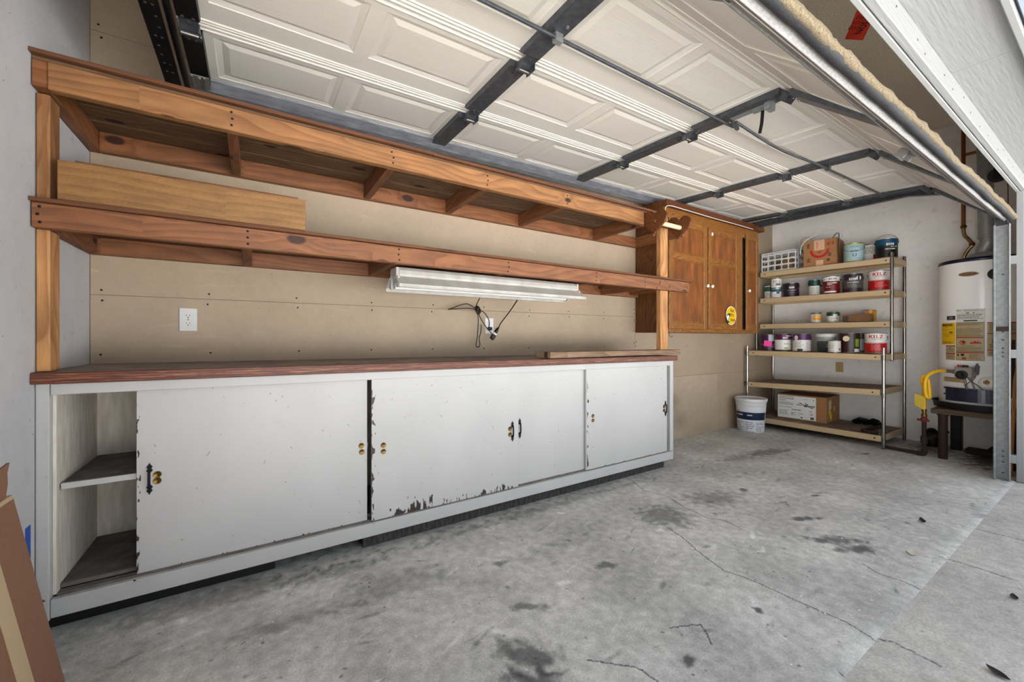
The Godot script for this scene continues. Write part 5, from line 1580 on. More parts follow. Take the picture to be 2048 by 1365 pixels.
	for a in [0.08, 1.15, 2.35, 3.05, 5.6, 6.0]:
		var l := 0.085 if absf(cos(a)) > 0.7 else 0.05
		prism(fan, PackedVector2Array([Vector2(0.012, -0.004), Vector2(l, -0.010), Vector2(l + 0.004, 0.0), Vector2(l, 0.010), Vector2(0.012, 0.004)]), 0.0004, face * Transform3D(Basis.IDENTITY.scaled(Vector3(1, 0.42, 1)), Vector3(0.045, 0.166, 0.0007)) * T(Vector3.ZERO, 0, 0, a))
	prism(fan, PackedVector2Array([Vector2(-0.014, -0.014), Vector2(0.014, -0.014), Vector2(0.018, 0.004), Vector2(0.004, 0.010), Vector2(0.003, 0.034), Vector2(-0.003, 0.034), Vector2(-0.004, 0.010), Vector2(-0.018, 0.004)]), 0.0004, face * T(Vector3(0.045, 0.166, 0.0008)))
	part(fb, "printed_fan", fan, M.text_grey, true)
	for q in [["white_label", -0.10, 0.150, 0.07, 0.10, 0.0, Color(0.80, 0.74, 0.66)], ["yellow_label", -0.09, 0.045, 0.055, 0.12, 0.55, Color(0.88, 0.80, 0.05)], ["round_label", 0.03, 0.10, 0.035, 0.05, 0.2, Color(0.80, 0.66, 0.50)]]:
		var w: float = q[3] / 2
		var h: float = q[4] / 2
		part(fb, q[0], prism(S(), PackedVector2Array([Vector2(-w, -h), Vector2(w, -h), Vector2(w, h), Vector2(-w, h)]), 0.0006, T(Vector3(q[1], q[2] + 0.04, 0.2352), 0, 0, q[5])), mat(q[6], 0.5), true)
	var pipe := [Vector3(5.40, 0.142, -1.42), Vector3(5.00, 0.142, -1.455), Vector3(4.965, 0.142, -1.45), Vector3(4.955, 0.142, -1.42), Vector3(4.955, 0.142, -1.345)]
	single("iron_pipe", "rusty bent iron pipe lying on the bottom shelf of the rack", "pipe", tube(S(), smooth(pipe, 5), 0.016, 10), M.rust_pipe)
	var rag := S()
	for k in 7:
		var p := Vector3(0.02 * sin(k * 2.0), 0.022 + 0.01 * (k % 3), -0.09 + 0.03 * k)
		lathe(rag, [Vector2(0, -0.020), Vector2(0.045, -0.012), Vector2(0.050, 0.0), Vector2(0.028, 0.018 + 0.008 * (k % 2)), Vector2(0, 0.022)], 9, T(p, k * 0.7, 0.3 * sin(k), 0.3 * cos(k)))
	var rg := single("dark_rag", "dark crumpled rag at the back of the bottom rack shelf", "rag", rag, M.iron)
	rg.position = Vector3(5.46, 0.124, -1.56)
	# five-gallon bucket in front of the rack
	var bk := thing("bucket", "white plastic bucket with blue label on the floor left of the rack", "bucket", Vector3(4.70, 0, -2.37), "", atan2(-4.70, 2.37))
	part(bk, "bucket_body", lathe(S(), [Vector2(0, 0.002), Vector2(0.128, 0.002), Vector2(0.131, 0.008), Vector2(0.147, 0.285)], 40), printed(512, 256, Color(0.86, 0.87, 0.88), [[0.26, 0.16, 0.70, 0.36, Color(0.06, 0.13, 0.25)], [0.28, 0.90, 0.68, 0.925, Color(0.06, 0.13, 0.25)], [0.42, 0.42, 0.425, 0.86, Color(0.6, 0.62, 0.65)]], [[0.46, 0.22, 0.56, 0.28, W, 1], [0.30, 0.22, 0.42, 0.28, W, 1], [0.60, 0.22, 0.66, 0.28, W, 1], [0.28, 0.42, 0.41, 0.86, Color(0.5, 0.52, 0.55), 10], [0.44, 0.42, 0.54, 0.86, Color(0.55, 0.57, 0.6), 9], [0.56, 0.42, 0.68, 0.86, Color(0.55, 0.57, 0.6), 12]], 0.35, 3), true)
	var prof := [Vector2(0.147, 0.285), Vector2(0.152, 0.288), Vector2(0.152, 0.294), Vector2(0.148, 0.297), Vector2(0.149, 0.318), Vector2(0.154, 0.320), Vector2(0.154, 0.326), Vector2(0.149, 0.329), Vector2(0.150, 0.345)]
	part(bk, "bucket_collar", lathe(S(), prof, 40), M.white_plastic, true)
	part(bk, "bucket_lid", lathe(S(), [Vector2(0.152, 0.338), Vector2(0.160, 0.340), Vector2(0.162, 0.360), Vector2(0.158, 0.368), Vector2(0.146, 0.368), Vector2(0.140, 0.356), Vector2(0, 0.356)], 40), M.white_plastic, true)
	var wires := []
	for k in 21:
		var b := PI * k / 20.0
		wires.append(Basis(Vector3.UP, 0.35) * (Basis(Vector3.RIGHT, 0.85) * Vector3(cos(b) * 0.158, 0, sin(b) * 0.182)) + Vector3(0, 0.292, 0))
	part(bk, "bail_handle", tube(S(), wires, 0.0022, 6), M.steel, true)


# ------------------------------------------------------------------ water heater

const TANK := Vector3(5.30, 0.0, -0.745)
const TR := 0.26


# a printed sheet on the tank wall between two angles (degrees from the side that faces the camera)
func tank_label(parent: Node3D, called: String, a0: float, a1: float, y0: float, y1: float, m: Material, lift := 0.0008) -> MeshInstance3D:
	var st := S()
	var n := maxi(2, int((a1 - a0) / 4.0))
	for k in n:
		var p := []
		for q in [[k, y0], [k + 1, y0], [k + 1, y1], [k, y1]]:
			var f := float(q[0]) / n
			var a := deg_to_rad(lerpf(a0, a1, f))
			p.append([Vector3((TR + lift) * sin(a), q[1], (TR + lift) * cos(a)), Vector2(f, 0.0 if q[1] == y1 else 1.0)])
		quad(st, p[0][0], p[1][0], p[2][0], p[3][0], Vector3(0, (y0 + y1) / 2, 0), [p[0][1], p[1][1], p[2][1], p[3][1]])
	return part(parent, called, st, m, true)


func on_tank(a: float, y: float, out := 0.0) -> Vector3:
	var r := deg_to_rad(a)
	return Vector3((TR + out) * sin(r), y, (TR + out) * cos(r))


func build_water_heater() -> void:
	var yaw := atan2(-TANK.x, -TANK.z)
	# stand: a board on pipe legs
	var sd := thing("heater_stand", "low stand with weathered board and iron pipe legs under the water heater", "stand", Vector3(5.25, 0, -0.74))
	part(sd, "stand_board", cb(Vector3(4.945, 0.385, -0.99), Vector3(5.625, 0.426, -0.495), 0.003, 2), M.stand_board)
	for q in [[4.99, -0.925], [4.99, -0.56]]:
		var lg := part(sd, "leg", tube(S(), [Vector3(q[0], 0.0, q[1]), Vector3(q[0], 0.384, q[1])], 0.030, 16), M.rust_pipe)
		part(lg, "flange", lathe(S(), [Vector2(0, 0.370), Vector2(0.036, 0.370), Vector2(0.036, 0.3845), Vector2(0, 0.3845)], 16, T(Vector3(q[0], 0, q[1]))), M.rust_pipe)
	for q in [[5.50, -0.93], [5.50, -0.56]]:
		part(sd, "leg", cb(Vector3(q[0] - 0.035, 0.0, q[1] - 0.035), Vector3(q[0] + 0.035, 0.385, q[1] + 0.035), 0.003, 1), M.iron)
	# drain pan
	var pan := thing("drain_pan", "black round drain pan under the white water heater", "pan", Vector3(TANK.x, 0.4265, TANK.z))
	part(pan, "pan_body", lathe(S(), [Vector2(0, 0.001), Vector2(0.292, 0.001), Vector2(0.300, 0.050), Vector2(0.306, 0.052), Vector2(0.304, 0.056), Vector2(0.296, 0.053), Vector2(0.289, 0.006), Vector2(0, 0.005)], 48), M.black, true)
	# the tank
	var t := thing("water_heater", "tall white gas water heater with blue top ring on the low stand", "water heater", Vector3(TANK.x, 0.432, TANK.z), "", yaw)
	var b := -0.432
	part(t, "tank_body", lathe(S(), [Vector2(0, 0.001), Vector2(TR - 0.004, 0.001), Vector2(TR, 0.006), Vector2(TR, 1.246)], 64), M.tank, true)
	part(t, "top_cap", lathe(S(), [Vector2(TR + 0.001, 1.244), Vector2(TR + 0.004, 1.247), Vector2(TR + 0.004, 1.268), Vector2(TR - 0.004, 1.276), Vector2(0, 1.280)], 64), M.navy, true)
	var bt := Color(0.70, 0.63, 0.47)
	var K := Color(0.10, 0.09, 0.08)
	var R := Color(0.62, 0.12, 0.08)
	var GR := Color(0.36, 0.32, 0.25)
	# badge
	var e := PackedVector2Array()
	for k in 28:
		e.append(Vector2(cos(TAU * k / 28) * 0.058, sin(TAU * k / 28) * 0.020))
	var bx := Transform3D(Basis(Vector3.UP, deg_to_rad(-17.0)), on_tank(-17.0, 1.570 + b, -0.006))
	var bd := part(t, "badge", prism(S(), e, 0.009, bx, 0.002), mat(Color(0.62, 0.50, 0.40), 0.3, 0.7), true)
	letters(bd, "Whirlpool", M.ink, 0.080, 0.018, bx * T(Vector3(0, -0.001, 0.0092)), font_serif)
	tank_label(t, "data_label", -33.8, 3.5, 1.172 + b, 1.276 + b, printed(256, 128, Color(0.86, 0.86, 0.84), [[0, 0, 1, 0.02, GR], [0.02, 0.06, 0.06, 0.13, K], [0.36, 0.28, 0.48, 0.35, K], [0.60, 0.28, 0.66, 0.35, K], [0.28, 0.88, 0.75, 0.98, K]], [[0.08, 0.06, 0.2, 0.14, GR, 2], [0.3, 0.08, 0.95, 0.2, GR, 2], [0.03, 0.4, 0.95, 0.82, GR, 5], [0.28, 0.86, 0.75, 0.9, Color(0.8, 0.8, 0.8), 1]]))
	tank_label(t, "black_label", -50.9, -35.5, 1.190 + b, 1.226 + b, printed(96, 48, Color(0.12, 0.09, 0.09), [[0.25, 0.2, 0.75, 0.7, Color(0.45, 0.45, 0.45)]], [[0.05, 0.8, 0.95, 0.95, Color(0.7, 0.7, 0.7), 1]]))
	tank_label(t, "yellow_guide", -64.2, -35.5, 0.978 + b, 1.166 + b, printed(128, 192, Color(0.90, 0.72, 0.03), [[0.15, 0.33, 0.72, 0.34, K], [0.10, 0.52, 0.86, 0.535, K], [0.42, 0.16, 0.46, 0.22, K], [0.64, 0.42, 0.86, 0.47, K]], [[0.28, 0.6, 0.7, 0.64, K, 1], [0.12, 0.86, 0.9, 0.97, K, 3]]))
	letters(t, "ENERGYGUIDE", M.ink, 0.098, 0.020, T(Vector3(0, 1.148 + b, 0), deg_to_rad(-50.5)), null, TR + 0.001)
	tank_label(t, "warning_label", -34.5, 2.5, 1.050 + b, 1.168 + b, printed(256, 160, bt, [[0, 0, 1, 0.03, K], [0, 0.97, 1, 1, K], [0, 0, 0.015, 1, K], [0.985, 0, 1, 1, K]], [[0.04, 0.06, 0.95, 0.26, GR, 4], [0.38, 0.36, 0.55, 0.41, K, 1], [0.03, 0.45, 0.96, 0.95, GR, 8]]))
	tank_label(t, "warning_label", -34.5, 2.5, 0.921 + b, 1.050 + b, printed(256, 160, bt, [[0.02, 0.05, 0.97, 0.12, R], [0, 0.97, 1, 1, K], [0, 0, 0.015, 1, K], [0.985, 0, 1, 1, K], [0.24, 0.32, 0.34, 0.48, K], [0.015, 0.58, 0.985, 0.59, GR]], [[0.25, 0.62, 0.75, 0.66, K, 1], [0.06, 0.70, 0.96, 0.96, GR, 5]]))
	tank_label(t, "warning_label", -34.5, 2.5, 0.845 + b, 0.921 + b, printed(256, 96, bt, [[0.02, 0.06, 0.97, 0.18, R], [0, 0.96, 1, 1, K], [0, 0, 0.015, 1, K], [0.985, 0, 1, 1, K], [0.05, 0.32, 0.13, 0.5, K], [0.2, 0.26, 0.32, 0.5, K], [0.24, 0.66, 0.40, 0.86, R], [0.47, 0.22, 0.475, 0.95, GR]], [[0.5, 0.28, 0.95, 0.92, GR, 6]]))
	var no := PackedVector2Array()
	for k in 25:
		no.append(Vector2(cos(PI * 2 * k / 24 + 0.01), sin(PI * 2 * k / 24 + 0.01)) * 0.020)
	for k in 25:
		no.append(Vector2(cos(-PI * 2 * k / 24 + 0.01), sin(-PI * 2 * k / 24 + 0.01)) * 0.016)
	var nx := Transform3D(Basis(Vector3.UP, deg_to_rad(-24.5)), on_tank(-24.5, 0.997 + b, 0.0008))
	part(t, "no_sign", prism(S(), no, 0.0008, nx), M.red, true)
	part(t, "no_bar", prism(S(), PackedVector2Array([Vector2(-0.015, 0.010), Vector2(-0.012, 0.014), Vector2(0.015, -0.010), Vector2(0.012, -0.014)]), 0.0012, nx), M.red, true)
	part(t, "flame_print", prism(S(), PackedVector2Array([Vector2(-0.035, -0.010), Vector2(0.035, -0.010), Vector2(0.028, 0.004), Vector2(0.020, 0.000), Vector2(0.014, 0.014), Vector2(0.006, 0.004), Vector2(-0.004, 0.016), Vector2(-0.010, 0.002), Vector2(-0.022, 0.004)]), 0.0008, Transform3D(Basis(Vector3.UP, deg_to_rad(-8.5)), on_tank(-8.5, 0.998 + b, 0.0008))), M.red, true)
	tank_label(t, "small_label", -53.2, -35.5, 0.845 + b, 0.972 + b, printed(128, 160, bt, [[0, 0, 1, 0.07, R], [0, 0.52, 1, 0.59, R], [0.4, 0.14, 0.55, 0.2, K]], [[0.08, 0.22, 0.92, 0.46, GR, 4], [0.06, 0.63, 0.94, 0.95, GR, 5]]))
	tank_label(t, "side_label", 5.6, 46.0, 0.885 + b, 1.164 + b, printed(256, 256, bt, [[0, 0.0, 1, 0.03, R], [0, 0.32, 1, 0.35, R], [0, 0.80, 1, 0.83, R], [0.15, 0.5, 0.28, 0.6, K], [0.32, 0.5, 0.42, 0.6, K]], [[0.06, 0.06, 0.95, 0.3, GR, 7], [0.06, 0.65, 0.95, 0.78, GR, 3], [0.06, 0.86, 0.95, 0.97, GR, 3]]))
	tank_label(t, "lower_label", -58.0, -23.5, 0.655 + b, 0.696 + b, printed(192, 64, bt, [[0.08, 0.02, 0.96, 0.18, R], [0.02, 0.4, 0.06, 0.55, K]], [[0.1, 0.3, 0.92, 0.9, GR, 4]]))
	# view port and upper thermostat cover
	var vx := Transform3D(Basis(Vector3.UP, deg_to_rad(6.0)) * Basis(Vector3.RIGHT, PI / 2), on_tank(6.0, 0.668 + b, -0.002))
	var vp := part(t, "sight_port", lathe(S(), [Vector2(0, 0.001), Vector2(0.036, 0.002), Vector2(0.040, 0.010), Vector2(0.046, 0.010), Vector2(0.050, 0.004), Vector2(0.051, -0.006)], 24, vx), M.porcelain, true)
	part(vp, "port_fitting", lathe(S(), [Vector2(0.018, 0.002), Vector2(0.016, 0.020), Vector2(0.010, 0.022), Vector2(0, 0.018)], 14, vx * T(Vector3(-0.006, 0, -0.004))), M.brass, true)
	var rx := Transform3D(Basis(Vector3.UP, deg_to_rad(16.0)) * Basis(Vector3.RIGHT, PI / 2), on_tank(16.0, 1.555 + b, -0.002))
	part(t, "relief_valve_boss", lathe(S(), [Vector2(0, 0.012), Vector2(0.030, 0.012), Vector2(0.046, 0.004), Vector2(0.048, -0.006)], 20, rx), M.ink, true)
	# gas control valve
	var gx := Transform3D(Basis(Vector3.UP, deg_to_rad(-19.0)), on_tank(-19.0, 0.748 + b, 0.0))
	var gv := part(t, "gas_valve", cbox(S(), Vector3(-0.050, -0.044, 0.012), Vector3(0.052, 0.044, 0.072), 0.006, 0, Vector2.ZERO, gx), mat(Color(0.62, 0.60, 0.57), 0.5, 0.4), true)
	part(gv, "dial", lathe(S(), [Vector2(0.037, 0), Vector2(0.036, 0.014), Vector2(0.028, 0.016), Vector2(0.026, 0.012), Vector2(0.012, 0.012), Vector2(0.010, 0.024), Vector2(0, 0.024)], 24, gx * Transform3D(Basis(Vector3.RIGHT, PI / 2), Vector3(-0.004, -0.020, 0.072))), M.black, true)
	part(gv, "red_button", lathe(S(), [Vector2(0.012, 0), Vector2(0.012, 0.016), Vector2(0, 0.018)], 14, gx * T(Vector3(-0.030, 0.044, 0.045))), M.red, true)
	part(gv, "black_knob", lathe(S(), [Vector2(0.020, 0), Vector2(0.019, 0.016), Vector2(0, 0.018)], 14, gx * T(Vector3(0.006, 0.044, 0.045))), M.black, true)
	part(gv, "igniter", lathe(S(), [Vector2(0, -0.030), Vector2(0.008, -0.028), Vector2(0.012, 0.0), Vector2(0.014, 0.040), Vector2(0.018, 0.044), Vector2(0.008, 0.048), Vector2(0.008, 0.066), Vector2(0, 0.066)], 14, gx * T(Vector3(0.072, 0.012, 0.035))), M.text_grey, true)
	part(gv, "gas_nipple", tube(S(), [gx * Vector3(-0.050, 0.0, 0.040), gx * Vector3(-0.072, 0.0, 0.040)], 0.016, 12), M.steel, true)
	part(gv, "gas_fitting", tube(S(), [gx * Vector3(-0.070, 0.002, 0.040), gx * Vector3(-0.120, 0.004, 0.043)], 0.014, 8), M.chrome, true)
	part(gv, "burner_tube", tube(S(), smooth([gx * Vector3(0.004, -0.040, 0.045), gx * Vector3(0.008, -0.085, 0.050), gx * Vector3(0.016, -0.140, 0.040)], 4), 0.008, 10), M.steel, true)
	part(gv, "burner_tube", tube(S(), smooth([gx * Vector3(0.040, -0.040, 0.045), gx * Vector3(0.050, -0.085, 0.050), gx * Vector3(0.060, -0.140, 0.040)], 4), 0.006, 10), M.steel, true)
	part(gv, "pilot_tube", tube(S(), smooth([gx * Vector3(0.070, -0.018, 0.045), gx * Vector3(0.060, -0.055, 0.060), gx * Vector3(0.030, -0.085, 0.060), gx * Vector3(0.012, -0.110, 0.055), gx * Vector3(0.008, -0.140, 0.040)], 5), 0.003, 6), M.copper, true)
	part(gv, "sensor_wire", tube(S(), smooth([gx * Vector3(0.020, -0.042, 0.045), gx * Vector3(0.045, -0.070, 0.062), gx * Vector3(0.080, -0.100, 0.055), gx * Vector3(0.105, -0.140, 0.030)], 5), 0.003, 6), M.black, true)
	# blue burner cover, bent round the foot of the tank
	var bc := S()
	for k in 16:
		var p := []
		for q in [[k, 0.498], [k + 1, 0.498], [k + 1, 0.612], [k, 0.612]]:
			var f: float = q[0] / 16.0
			var a := deg_to_rad(lerpf(-47.0, 20.0, f))
			p.append(Vector3((TR + 0.026) * sin(a), q[1] + b, (TR + 0.026) * cos(a)))
		quad(bc, p[0], p[1], p[2], p[3], Vector3(0, 0.55 + b, 0))
		for yy in [0.498, 0.612]:
			var r := []
			for q in [[k, 0.026], [k + 1, 0.026], [k + 1, -0.001], [k, -0.001]]:
				var a := deg_to_rad(lerpf(-47.0, 20.0, q[0] / 16.0))
				r.append(Vector3((TR + q[1]) * sin(a), yy + b, (TR + q[1]) * cos(a)))
			quad(bc, r[0], r[1], r[2], r[3], Vector3(0, 0.55 + b, 0.2))
	for a in [-47.0, 20.0]:
		var p := []
		for q in [[0.026, 0.498], [0.026, 0.612], [-0.001, 0.612], [-0.001, 0.498]]:
			p.append(on_tank(a, q[1] + b, q[0]))
		quad(bc, p[0], p[1], p[2], p[3], Vector3(0, 0.55 + b, 0.2))
	var cov := part(t, "burner_cover", bc, M.navy, true)
	var tabs := S()
	for q in [[-49.0, 0.604], [22.0, 0.604], [-49.0, 0.55], [22.0, 0.53]]:
		cbox(tabs, Vector3(-0.012, -0.006, 0.0), Vector3(0.012, 0.006, 0.024), 0.002, 0, Vector2.ZERO, Transform3D(Basis(Vector3.UP, deg_to_rad(q[0])), on_tank(q[0], q[1] + b, 0.0)))
	part(cov, "cover_tab", tabs, M.black, true)
	# flue
	var vent := thing("flue_pipe", "grey galvanized flue pipe rising from the top of the water heater", "pipe", Vector3(5.30, 1.712, -0.735))
	part(vent, "draft_hood", lathe(S(), [Vector2(0.105, 0.001), Vector2(0.106, 0.025), Vector2(0.095, 0.045), Vector2(0.060, 0.060)], 28), M.zinc, true)
	part(vent, "elbow", tube(S(), smooth([Vector3(0.0, 0.05, 0.0), Vector3(0.0, 0.09, 0.0), Vector3(-0.005, 0.14, 0.022), Vector3(-0.005, 0.19, 0.020), Vector3(-0.005, 0.24, 0.012)], 4), 0.050, 24), M.zinc, true)
	part(vent, "elbow_band", lathe(S(), [Vector2(0.050, 0.180), Vector2(0.055, 0.183), Vector2(0.055, 0.200), Vector2(0.050, 0.203)], 24, T(Vector3(-0.005, 0, 0.015))), M.zinc, true)
	part(vent, "pipe_run", tube(S(), [Vector3(-0.005, 0.20, 0.012), Vector3(-0.005, 1.366, 0.0)], 0.048, 28), M.zinc, true)
	for y in [0.60, 1.05]:
		part(vent, "pipe_joint", lathe(S(), [Vector2(0.048, y), Vector2(0.052, y + 0.003), Vector2(0.052, y + 0.020), Vector2(0.048, y + 0.023)], 24, T(Vector3(-0.005, 0, 0.006))), M.zinc, true)
	# copper riser with a flexible connector
	var cu := thing("copper_pipe", "brown copper water pipe with flexible connector, left of the grey flue", "pipe", Vector3(5.40, 1.712, -0.862))
	var flex := [Vector3(0.0, 0.0, -0.004), Vector3(0.0, 0.06, -0.004), Vector3(-0.01, 0.115, 0.022), Vector3(-0.015, 0.155, 0.046), Vector3(-0.01, 0.205, 0.022), Vector3(0, 0.25, -0.004), Vector3(0, 0.315, -0.010)]
	var fp_ := smooth(flex, 8)
	var fr := []
	for k in fp_.size():
		fr.append(0.0125 + (0.0018 if k % 2 == 0 else 0.0))
	part(cu, "flexible_connector", tube(S(), fp_, fr, 12), mat(Color(0.60, 0.50, 0.38), 0.3, 0.9), true)
	part(cu, "riser", tube(S(), [Vector3(0, 0.31, -0.010), Vector3(0, 1.366, -0.010)], 0.014, 14), M.copper, true)
	for y in [0.005, 0.315]:
		part(cu, "pipe_nut", lathe(S(), [Vector2(0.013, y), Vector2(0.021, y + 0.002), Vector2(0.021, y + 0.020), Vector2(0.014, y + 0.030)], 6, T(Vector3(0, 0, -0.010 if y > 0.1 else -0.004))), M.brass, true)
	part(cu, "tape_wrap", lathe(S(), [Vector2(0.013, 0.145), Vector2(0.020, 0.150), Vector2(0.018, 0.170), Vector2(0.012, 0.172)], 10, T(Vector3(-0.014, 0, 0.044))), M.brass, true)
	single("copper_pipe", "copper pipe crossing the wall high up near the door head", "pipe", tube(S(), [Vector3(5.45, 2.70, -0.87), Vector3(5.45, 2.70, -0.52)], 0.014, 12), M.copper)
	# gas riser and yellow hose
	var gr := thing("gas_pipe", "rusty gas riser with red valve rising from the floor beside the stand", "pipe", Vector3(4.94, 0, -1.03))
	part(gr, "riser", tube(S(), [Vector3(0, 0.02, 0), Vector3(0, 0.33, 0)], 0.0155, 12), M.rust_pipe, true)
	part(gr, "tee", lathe(S(), [Vector2(0.016, 0.115), Vector2(0.024, 0.118), Vector2(0.024, 0.175), Vector2(0.016, 0.178)], 14), M.rust_pipe, true)
	part(gr, "side_branch", tube(S(), [Vector3(0.0, 0.148, 0), Vector3(0.20, 0.165, 0.04), Vector3(0.50, 0.16, 0.05)], 0.0145, 12), M.rust_pipe, true)
	part(gr, "elbow", tube(S(), smooth([Vector3(0, 0.055, 0), Vector3(0, 0.024, -0.004), Vector3(0.0, 0.022, -0.045)], 5), 0.021, 12), M.rust_pipe, true)
	part(gr, "floor_run", tube(S(), [Vector3(0, 0.022, -0.03), Vector3(0.02, 0.022, -0.26)], 0.0150, 12), M.rust_pipe, true)
	var vv := part(gr, "shutoff_valve", lathe(S(), [Vector2(0.014, 0.30), Vector2(0.022, 0.305), Vector2(0.022, 0.335), Vector2(0.014, 0.345)], 12), M.red_valve, true)
	part(vv, "valve_handle", tube(S(), [Vector3(-0.01, 0.318, -0.040), Vector3(-0.022, 0.318, 0.0), Vector3(-0.01, 0.318, 0.036)], 0.009, 8), M.red_valve, true)
	part(gr, "brass_union", lathe(S(), [Vector2(0.012, 0.345), Vector2(0.020, 0.350), Vector2(0.020, 0.368), Vector2(0.014, 0.372), Vector2(0.014, 0.392), Vector2(0.018, 0.394), Vector2(0.016, 0.415), Vector2(0, 0.416)], 8), M.brass, true)
	var base := Vector3(TANK.x, 0.432, TANK.z)
	var nip := base + Basis(Vector3.UP, yaw) * (gx * Vector3(-0.115, 0.004, 0.043))
	var hose := [Vector3(4.94, 0.41, -1.03), Vector3(4.94, 0.50, -1.03), Vector3(4.94, 0.60, -1.032), Vector3(4.93, 0.67, -1.040), Vector3(4.925, 0.705, -1.022), Vector3(4.93, 0.660, -1.003), Vector3(4.935, 0.58, -0.996), Vector3(4.92, 0.525, -0.992), Vector3(4.905, 0.530, -1.006), Vector3(4.90, 0.60, -1.016), Vector3(4.905, 0.68, -1.012), Vector3(4.93, 0.730, -0.985), Vector3(4.97, 0.752, -0.945)]
	hose.append(nip)
	single("gas_hose", "bright yellow looped gas hose running from riser to heater valve", "hose", tube(S(), smooth(hose, 7), 0.0135, 12), M.yellow)
	var tg := single("hose_tag", "yellow paper tag hanging on the yellow gas hose", "tag", hexa(S(), [Vector3(0, 0, 0), Vector3(0.0, -0.02, 0.065), Vector3(0.0, -0.135, 0.055), Vector3(0.0, -0.10, 0.0), Vector3(0.002, 0, 0), Vector3(0.002, -0.02, 0.065), Vector3(0.002, -0.135, 0.055), Vector3(0.002, -0.10, 0.0)]), mat(Color(0.80, 0.68, 0.20), 0.6))
	tg.position = Vector3(4.915, 0.545, -1.085)
	# clutter on the floor behind the track
	var jk := thing("black_scrap", "black greasy iron scrap on the floor near the back wall below the heater", "scrap", Vector3(5.42, 0, -0.70))
	part(jk, "scrap_bar", cb(Vector3(-0.05, 0.002, -0.16), Vector3(0.05, 0.05, 0.13), 0.01, 2), M.rust_pipe, true)
	part(jk, "scrap_bracket", tube(S(), [Vector3(-0.06, 0.055, -0.02), Vector3(-0.03, 0.12, 0.03), Vector3(0.02, 0.14, 0.09)], 0.012, 6), M.iron, true)
	part(jk, "scrap_wheel", lathe(S(), [Vector2(0, 0.0), Vector2(0.04, 0.002), Vector2(0.045, 0.03), Vector2(0.02, 0.04), Vector2(0, 0.04)], 14, T(Vector3(-0.03, 0.012, 0.15), 0, 0.5)), M.text_grey, true)
	var jm := thing("black_scrap", "black bundle of scrap low behind the gas riser", "scrap", Vector3(5.48, 0, -1.09))
	part(jm, "scrap_lump", lathe(S(), [Vector2(0, 0.002), Vector2(0.06, 0.004), Vector2(0.07, 0.06), Vector2(0.05, 0.14), Vector2(0.02, 0.17), Vector2(0, 0.172)], 9), M.iron, true)
	single("wooden_handle", "brown wooden tool handle leaning behind the vertical door track", "handle", tube(S(), [Vector3(4.96, 0.57, -0.548), Vector3(4.93, 1.02, -0.536)], [0.018, 0.010], 10), M.rust_pipe)
	single("pale_stick", "pale wooden stick leaning low behind the vertical door track", "stick", tube(S(), [Vector3(4.85, 0.010, -0.540), Vector3(4.955, 0.82, -0.528)], 0.010, 10), M.pine_pale)


# ------------------------------------------------------------------ lamp, cords, outlets, cartons

func outlet(label: String, xf: Transform3D, m: Material) -> void:
	var t := thing("wall_outlet", label, "outlet", xf.origin)
	t.basis = xf.basis
	part(t, "cover_plate", cbox(S(), Vector3(-0.035, -0.057, 0.0), Vector3(0.035, 0.057, 0.006), 0.003), m, true)
	for s in [-1.0, 1.0]:
		var poly := PackedVector2Array()
		for k in 24:
			var a := TAU * k / 24.0
			poly.append(Vector2(clampf(cos(a) * 0.0175, -0.0175, 0.0175), clampf(sin(a) * 0.0185, -0.0135, 0.0135)))
		var rc := part(t, "receptacle", prism(S(), poly, 0.0025, T(Vector3(0, s * 0.0195, 0.006))), m, true)
		var sl := S()
		cbox(sl, Vector3(-0.0075, s * 0.0195 - 0.002, 0.0082), Vector3(-0.0055, s * 0.0195 + 0.006, 0.0089), 0.0)
		cbox(sl, Vector3(0.0055, s * 0.0195 - 0.002, 0.0082), Vector3(0.0075, s * 0.0195 + 0.005, 0.0089), 0.0)
		cbox(sl, Vector3(-0.0022, s * 0.0195 - 0.0105, 0.0082), Vector3(0.0022, s * 0.0195 - 0.006, 0.0089), 0.0)
		part(rc, "slots", sl, M.ink, true)
	part(t, "plate_screw", lathe(S(), [Vector2(0, 0.0015), Vector2(0.0025, 0.0015), Vector2(0.0035, 0.0)], 10, Transform3D(Basis(Vector3.RIGHT, PI / 2), Vector3(0, 0, 0.006))), M.steel, true)


